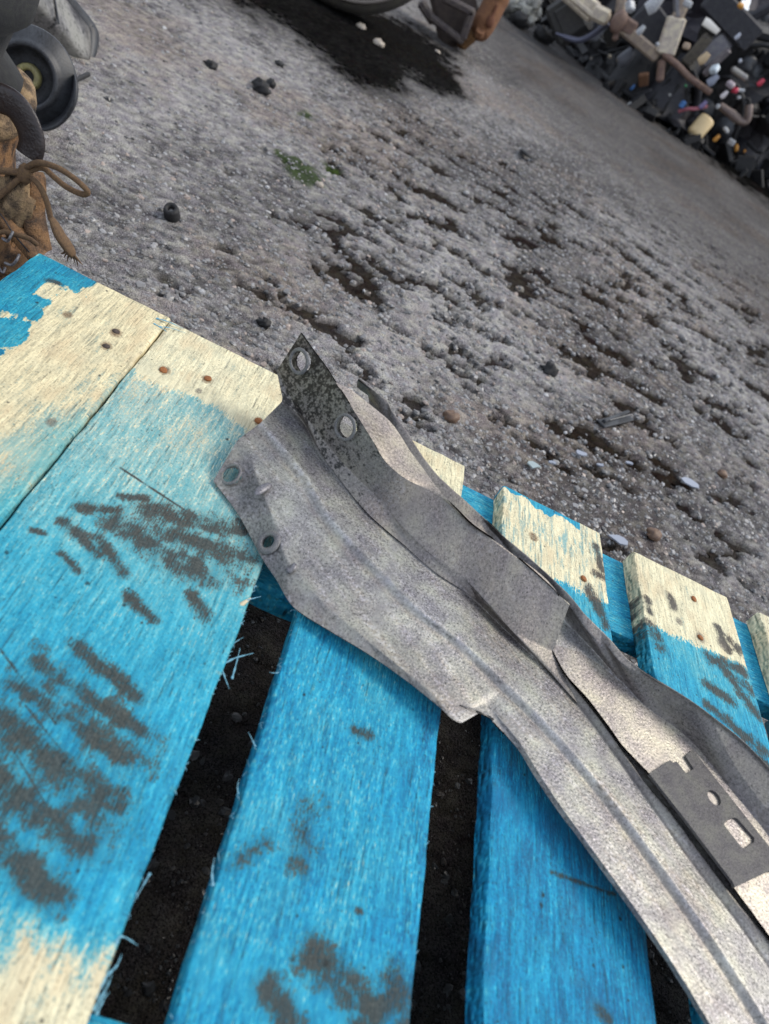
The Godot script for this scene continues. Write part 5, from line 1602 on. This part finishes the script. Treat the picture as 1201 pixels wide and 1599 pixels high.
	for q in [[Vector3(0.6681, 0.4102, -4.86), Vector3(0.7326, 0.2891, -4.84), 0.05, 0.03, "upper_arm", M.tan_steel], [Vector3(0.7326, 0.2891, -4.84), Vector3(0.998, 0.2629, -4.8), 0.060, 0.03, "cross_arm", M.tan_steel], [Vector3(0.6875, 0.3053, -4.83), Vector3(0.8237, 0.3051, -4.83), 0.07, 0.035, "joint_plate", M.pink_rust], [Vector3(1.0152, 0.2882, -4.78), Vector3(0.967, 0.4516, -4.8), 0.10, 0.03, "pressed_arm", M.cream_steel], [Vector3(0.9729, 0.4297, -4.8), Vector3(0.9524, 0.5631, -4.83), 0.06, 0.03, "fork", M.tan_steel], [Vector3(0.9742, 0.4428, -4.8), Vector3(0.8968, 0.5349, -4.83), 0.035, 0.03, "fork", M.grey_steel], [Vector3(0.7307, 0.2779, -4.82), Vector3(0.7572, 0.2207, -4.82), 0.030, 0.02, "prong", M.pink_rust], [Vector3(1.0149, 0.2683, -4.78), Vector3(1.0711, 0.1772, -4.78), 0.040, 0.025, "prong", M.pink_rust]]:
		st = begin()
		bar(st, q[0], q[1], q[2], q[3], 0.010)
		obj(q[4], st, q[5], t)
	st = begin()
	tube(st, smooth_path([Vector3(1.0058, 0.2898, -4.78), Vector3(1.0982, 0.2819, -4.76), Vector3(1.1915, 0.2658, -4.75), Vector3(1.3234, 0.261, -4.73)], 6), [0.016], 12)
	obj("pipe", st, M.pink_rust, t)
	st = begin()
	lump(st, Vector3(0.7213, 0.2997, -4.81), Vector3(0.04, 0.055, 0.03), 12, 0.3)
	obj("hub", st, M.pink_rust, t)
	for q in [[Vector3(1.0714, 0.5968, -4.92), Vector3(1.3943, 0.5387, -4.89), 0.13, 0.08, "dark_beam", "long dark grey beam slanting down at the upper right of the scrap heap", M.dark_steel],
			[Vector3(0.8118, 0.3898, -4.98), Vector3(1.0192, 0.3304, -4.95), 0.15, 0.09, "grey_cylinder_beam", "broad dark grey casing between the two arms of the bracket", M.dark_steel],
			[Vector3(1.1477, 0.3007, -4.84), Vector3(1.1652, 0.4577, -4.81), 0.06, 0.02, "flat_bar", "flat olive grey bar behind the pink pipe", mat(Color(0.17, 0.155, 0.13), 0.6, 0.2, M.speck, null, 0.2)],
			[Vector3(1.2488, 0.3035, -4.78), Vector3(1.2778, 0.4607, -4.75), 0.035, 0.03, "thin_bar", "thin lilac grey bar with a rusty tip", mat(Color(0.24, 0.22, 0.24), 0.5, 0.3, M.speck, null, 0.2)],
			[Vector3(1.3449, 0.3968, -4.76), Vector3(1.4455, 0.3952, -4.73), 0.03, 0.03, "short_tube", "short dull metal tube above the red cap", M.alloy],
			[Vector3(1.3968, 0.6027, -4.9), Vector3(1.3307, 0.4829, -4.87), 0.05, 0.04, "side_beam", "dark rail leaning on the right of the scrap heap", M.dark_steel],
			[Vector3(1.3207, 0.6019, -4.95), Vector3(1.3975, 0.7194, -4.92), 0.045, 0.04, "thin_rail", "thin dark rail crossing the right edge of the scrap heap", M.dark_steel]]:
		st = begin()
		bar(st, q[0], q[1], q[2], q[3], 0.01)
		single(q[4], q[5], "metal bar", q[6], st)
	st = begin()
	bar(st, Vector3(1.1967, 0.4355, -4.9), Vector3(1.2967, 0.3913, -4.88), 0.17, 0.04, 0.02)
	single("grey_plate", "dull grey plate in the middle of the scrap heap", "plate", M.grey_steel, st)
	st = begin()
	tube(st, smooth_path([Vector3(1.4052, 0.2368, -4.74), Vector3(1.4832, 0.2314, -4.73), Vector3(1.5515, 0.2278, -4.72), Vector3(1.5702, 0.2447, -4.72), Vector3(1.5532, 0.2776, -4.72), Vector3(1.534, 0.3067, -4.73)], 6), [0.017, 0.018, 0.018, 0.02, 0.02, 0.022, 0.024, 0.024, 0.024, 0.024, 0.022, 0.02], 10)
	single("hooked_pipe", "hooked brown and grey pipe near the ground at the right", "pipe", mat(Color(0.26, 0.20, 0.18), 0.5, 0.3, M.speck, null, 0.2), st)
	st = begin()
	tube(st, smooth_path([Vector3(1.2342, 0.1163, -4.72), Vector3(1.2616, 0.1492, -4.7), Vector3(1.2963, 0.1674, -4.7), Vector3(1.3458, 0.2029, -4.72)], 6), [0.009], 8)
	single("red_wire", "dull red cable lying at the foot of the scrap heap", "cable", mat(Color(0.28, 0.08, 0.10), 0.5), st)
	var bits := [
		[Vector3(1.2245, 0.1538, -4.7), 0.022, 0.03, M.blue_plastic, "blue plastic clip beside the red cable", "clip"],
		[Vector3(1.3168, 0.2023, -4.7), 0.018, 0.02, mat(Color(0.16, 0.13, 0.25), 0.5), "violet plastic plug at the end of the red cable", "plug"],
		[Vector3(1.4146, 0.3283, -4.7), 0.024, 0.028, M.red_plastic, "crimson cap among the small scrap", "cap"],
		[Vector3(1.3767, 0.3385, -4.7), 0.030, 0.034, mat(Color(0.30, 0.25, 0.27), 0.5), "dusky pink bracket above the crimson cap", "bracket"],
		[Vector3(1.5003, 0.4162, -4.7), 0.018, 0.016, M.red_plastic, "small red plug near the right edge", "plug"],
		[Vector3(1.44, 0.3416, -4.7), 0.018, 0.032, M.white_plastic, "white rod end right of the crimson cap", "plastic bit"],
		[Vector3(1.454, 0.3119, -4.7), 0.017, 0.017, M.white_plastic, "white knob just under the white rod end", "plastic bit"],
		[Vector3(1.3787, 0.2893, -4.7), 0.018, 0.018, mat(Color(0.6, 0.55, 0.55), 0.5), "pinkish white fitting left of the crimson cap", "plastic bit"],
		[Vector3(1.3888, 0.2299, -4.7), 0.020, 0.018, M.white_plastic, "white ball joint at the start of the hooked pipe", "plastic bit"],
		[Vector3(1.2591, 0.3561, -4.7), 0.034, 0.034, mat(Color(0.55, 0.62, 0.66), 0.4), "pale blue white canister in the middle of the heap", "canister"],
		[Vector3(1.2819, 0.3155, -4.7), 0.030, 0.026, mat(Color(0.22, 0.24, 0.30), 0.4), "grey glass piece under the pale canister", "plastic bit"],
		[Vector3(1.5546, 0.1489, -4.86), 0.020, 0.032, M.white_plastic, "upright white scrap right of the tan bottle", "plastic bit"],
		[Vector3(1.621, 0.1136, -4.86), 0.036, 0.014, M.white_plastic, "white flat chip lowest of the white bits", "plastic bit"],
		[Vector3(1.536, 0.0946, -4.86), 0.016, 0.018, M.orange_plastic, "amber lump beside the tan bottle", "plastic bit"],
		[Vector3(1.6654, 0.1035, -4.86), 0.032, 0.010, M.orange_plastic, "amber strip at the foot of the heap", "plastic bit"],
		[Vector3(1.7161, 0.1117, -4.86), 0.014, 0.010, M.orange_plastic, "small amber crumb at the end of the amber strip", "plastic bit"],
		[Vector3(0.8233, 0.3283, -4.7), 0.022, 0.020, M.white_plastic, "white plug under the broad dark casing", "plastic bit"],
		[Vector3(0.9366, 0.3144, -4.7), 0.017, 0.017, M.white_plastic, "white stud beside the pressed cream arm", "plastic bit"],
		[Vector3(0.7152, 0.3832, -4.7), 0.040, 0.034, M.white_plastic, "bent white clip at the top of the heap", "plastic bit"],
		[Vector3(0.8101, 0.4495, -4.7), 0.045, 0.040, M.white_plastic, "white cap at the top of the heap between the arms", "plastic bit"],
		[Vector3(0.9558, 0.5177, -4.7), 0.034, 0.024, M.white_plastic, "white corner piece on the tan fork", "plastic bit"],
		[Vector3(1.1857, 0.6257, -4.7), 0.024, 0.020, M.orange_plastic, "orange lamp piece at the upper right of the heap", "plastic bit"],
		[Vector3(1.2593, 0.5212, -4.7), 0.014, 0.014, mat(Color(0.4, 0.42, 0.48), 0.4), "pale bolt head on the long dark beam", "bolt"],
		[Vector3(1.3453, 0.4428, -4.7), 0.016, 0.014, mat(Color(0.5, 0.52, 0.58), 0.4), "pale bolt head below the long dark beam", "bolt"],
		[Vector3(1.0681, 0.3727, -4.7), 0.024, 0.030, mat(Color(0.32, 0.24, 0.17), 0.7), "brown rubber stop right of the pressed cream arm", "plastic bit"],
		[Vector3(1.1771, 0.3717, -4.7), 0.030, 0.026, mat(Color(0.46, 0.34, 0.20), 0.6), "ochre block in front of the grey plate", "block"],
		[Vector3(1.1821, 0.2301, -4.7), 0.014, 0.012, M.green_plastic, "tiny green plug under the pink pipe", "plug"],
		[Vector3(1.1374, 0.1595, -4.7), 0.013, 0.012, mat(Color(0.3, 0.3, 0.28), 0.6), "dull grey nut in the shade under the pink pipe", "nut"],
		[Vector3(1.0227, 0.008, -4.9013), 0.014, 0.010, mat(Color(0.35, 0.35, 0.34), 0.6), "pale pebble on the oily ground before the heap", "pebble"],
		[Vector3(0.8083, 0.1362, -5.02), 0.018, 0.022, mat(Color(0.24, 0.21, 0.16), 0.7), "brown lump in the dark hollow of the heap", "lump"],
		[Vector3(0.7245, 0.0824, -5.02), 0.014, 0.012, mat(Color(0.18, 0.165, 0.15), 0.7), "small dull lump left of the brown lump", "lump"],
		[Vector3(0.8879, 0.1774, -5.02), 0.050, 0.040, mat(Color(0.09, 0.095, 0.11), 0.5, 0.3), "dark alternator casing in the hollow of the heap", "car part"],
		[Vector3(0.8594, 0.1418, -5.02), 0.018, 0.014, mat(Color(0.3, 0.27, 0.25), 0.7), "pale lug on the dark alternator casing", "lug"],
		[Vector3(1.0401, 0.13, -5.02), 0.060, 0.024, mat(Color(0.17, 0.085, 0.045), 0.9), "rust brown scrap sheet in the hollow of the heap", "scrap"],
		[Vector3(1.0112, 0.0718, -5.02), 0.012, 0.014, M.blue_plastic, "dark blue crumb left of the rust brown sheet", "plastic bit"],
	]
	for k in bits.size():
		var b = bits[k]
		st = begin()
		var at: Vector3 = b[0]
		if k % 3 != 1:
			rbox(st, Transform3D(Basis.from_euler(Vector3(0.4 * k, 0.9 * k, 0.6 * k)), at), Vector3(b[1] * 1.25, b[2] * 1.25, b[1] * 0.9), 0.006)
		else:
			tube(st, [at + Vector3(-b[1] * 0.3, -b[2], 0), at + Vector3(0, -b[2] * 0.4, 0.004), at + Vector3(b[1] * 0.3, b[2], 0)], [b[1] * 0.65, b[1] * 0.75, b[1] * 0.5], 9)
		tag(obj(String(b[4]).get_slice(" ", 0) + "_" + String(b[5]).replace(" ", "_"), st, b[3]), b[4], b[5])
	# the tan bottle lying in front of the heap
	t = thing("tan_bottle", "tan plastic bottle lying on the dark ground before the scrap heap", "bottle")
	var a: Vector3 = Vector3(1.4, 0.0486, -4.8)
	var b2: Vector3 = Vector3(1.4259, 0.1511, -4.84)
	var x := axis_to(b2 - a, a)
	var l := (b2 - a).length()
	st = begin()
	lathe(st, [Vector2(0.0, 0.0), Vector2(0.034, 0.0), Vector2(0.043, 0.008), Vector2(0.046, 0.02), Vector2(0.046, l * 0.88), Vector2(0.042, l * 0.97), Vector2(0.026, l), Vector2(0.0, l)], x, 28)
	obj("body", st, mat(Color(0.66, 0.50, 0.27), 0.45), t)
	st = begin()
	lathe(st, [Vector2(0.0, -0.028), Vector2(0.019, -0.028), Vector2(0.020, -0.026), Vector2(0.020, -0.004), Vector2(0.028, 0.002)], x, 20)
	obj("neck", st, mat(Color(0.40, 0.34, 0.24), 0.5), t)

# ---------------------------------------------------------------- litter on the yard
func make_litter() -> void:
	var st: SurfaceTool
	var t := thing("rubber_grommet", "black rubber grommet with a grey centre on the left of the yard", "grommet")
	st = begin()
	var at: Vector3 = Vector3(-0.2481, 0.01, -1.0492)
	lathe(st, [Vector2(0.004, 0.004), Vector2(0.005, 0.009), Vector2(0.009, 0.010), Vector2(0.011, 0.005), Vector2(0.0115, -0.008)], Transform3D(Basis.from_euler(Vector3(0.5, 0, 0.2)), at), 24)
	obj("ring", st, M.black_rubber, t)
	st = begin()
	lathe(st, [Vector2(0.0, 0.005), Vector2(0.003, 0.0045), Vector2(0.0042, 0.002)], Transform3D(Basis.from_euler(Vector3(0.5, 0, 0.2)), at), 16)
	obj("centre", st, M.alloy, t)
	var lumps := [[Vector3(-0.4203, 0, -1.7402), 0.012, 0.010, "small black rubber scrap at the far left of the yard"], [Vector3(-0.3198, 0, -1.771), 0.018, 0.015, "larger black clod on the far left of the yard"], [Vector3(-0.3121, 0, -1.8337), 0.011, 0.010, "black crumb right of the larger black clod"], [Vector3(0.382, 0, -1.1949), 0.015, 0.011, "black lump in the rutted middle of the yard"], [Vector3(-0.0622, 0, -0.9035), 0.009, 0.006, "black crumb just behind the wide pallet board"], [Vector3(-0.34, 0, -2.0239), 0.010, 0.006, "flat black crumb at the top left of the yard"]]
	for q in lumps:
		st = begin()
		var p: Vector3 = q[0]
		lump(st, p + Vector3(0, q[2] * 0.6, 0), Vector3(q[1], q[2], q[1] * 0.8), int(absf(q[0].x) * 1000), 0.9, 8, 1.6)
		tag(obj("black_lump", st, M.black_rubber), q[3], "lump", "black lumps scattered over the yard")
	t = thing("black_clip", "flat black plastic clip with a pale slot lying on the wet grit", "clip")
	var a: Vector3 = Vector3(0.4769, 0.006, -1.1018)
	var b: Vector3 = Vector3(0.5448, 0.006, -1.1811)
	st = begin()
	bar(st, a, b, 0.018, 0.004, 0.001, 1.57)
	bar(st, a + Vector3(0.004, 0.004, -0.006), b + Vector3(-0.006, 0.004, -0.006), 0.006, 0.006, 0.001, 1.57)
	obj("plate", st, M.black_plastic, t)
	st = begin()
	bar(st, a.lerp(b, 0.2) + Vector3(0, 0.0085, 0.004), a.lerp(b, 0.92) + Vector3(0, 0.0085, 0.002), 0.0012, 0.0012, 0.0003)
	obj("slot", st, M.alloy, t)
	st = begin()
	tube(st, smooth_path([Vector3(0.3297, 0.004, -2.5521), Vector3(0.3367, 0.014, -2.4845), Vector3(0.3604, 0.012, -2.4937), Vector3(0.3945, 0.004, -2.5796)], 5), [0.003, 0.010, 0.014, 0.016, 0.017, 0.017, 0.016, 0.014, 0.012, 0.01, 0.008, 0.006, 0.004, 0.003, 0.002, 0.001], 8, 0.35)
	single("rubber_strip", "curled black rubber strip on the smooth far side of the yard", "strip", M.black_rubber, st)
	var chips := [[Vector3(0.4333, 0, -0.9818), 0.013, "pale blue chip beside the black plastic clip"], [Vector3(0.6492, 0, -1.0665), 0.020, "large pale blue chip nearest the pallet on the right"], [Vector3(0.465, 0, -0.9772), 0.008, "small pale blue chip right of the blue chip"], [Vector3(0.5232, 0, -1.0262), 0.009, "pale chip left of the dark mud hollow"], [Vector3(0.3447, 0, -0.8869), 0.016, "grey green chip near the pallet board ends"], [Vector3(0.479, 0, -0.8146), 0.018, "pale blue sliver at the corner of the pallet board"], [Vector3(0.3769, 0, -0.9159), 0.007, "round slate chip beside the grey green chip"]]
	for q in chips:  # thin flat pieces, pale blue grey and grey green
		st = begin()
		var p: Vector3 = q[0] + Vector3(0, 0.005, 0)
		var ring := []
		var n := 8
		for lv in 2:
			var r2 := []
			for k in n:
				var w := TAU * k / n
				rng.seed = int(q[0].x * 1000) * 10 + k
				var rr: float = q[1] * rn(0.30, 0.85)
				r2.append(p + Vector3(cos(w) * rr * 1.1, lv * 0.002 + cos(w) * 0.002, -sin(w) * rr * 0.75))
			ring.append(r2)
		rings_mesh(st, ring)
		tag(obj("pale_chip", st, mat(Color(0.27, 0.29, 0.34) if q[1] != 0.016 else Color(0.30, 0.36, 0.36), 0.35)), q[2], "chip", "pale chips on the wet grit")
	var pale := [[Vector3(-0.2835, 0, -2.8832), 0.016, "pale pebble nearest the old tyre"], [Vector3(-0.2037, 0, -2.7941), 0.018, "pale pebble between the old tyre and the rusty caliper"], [Vector3(-0.0314, 0, -3.2101), 0.012, "pale pebble under the rusty caliper"], [Vector3(-0.1057, 0, -1.4472), 0.008, "white crumb right of the green moss"], [Vector3(0.7379, 0, -1.1588), 0.009, "reddish brown pebble on the right of the yard"], [Vector3(0.5457, 0, -0.8683), 0.012, "brownish pebble by the right pallet boards"], [Vector3(0.2154, 0, -0.9041), 0.012, "reddish brown pebble just behind the metal rail"]]
	for q in pale:
		st = begin()
		lump(st, q[0] + Vector3(0, q[1] * 0.4, 0), Vector3(q[1], q[1] * 0.7, q[1] * 0.85), int(absf(q[0].x) * 1000) + 3, 0.5, 7, 1.2)
		tag(obj("pebble", st, mat(Color(0.62, 0.55, 0.47) if q[0].z < -1.3 else Color(0.24, 0.15, 0.10), 0.6, 0.0, M.speck, null, 0.05)), q[2], "pebble", "pebbles lying loose on the yard")
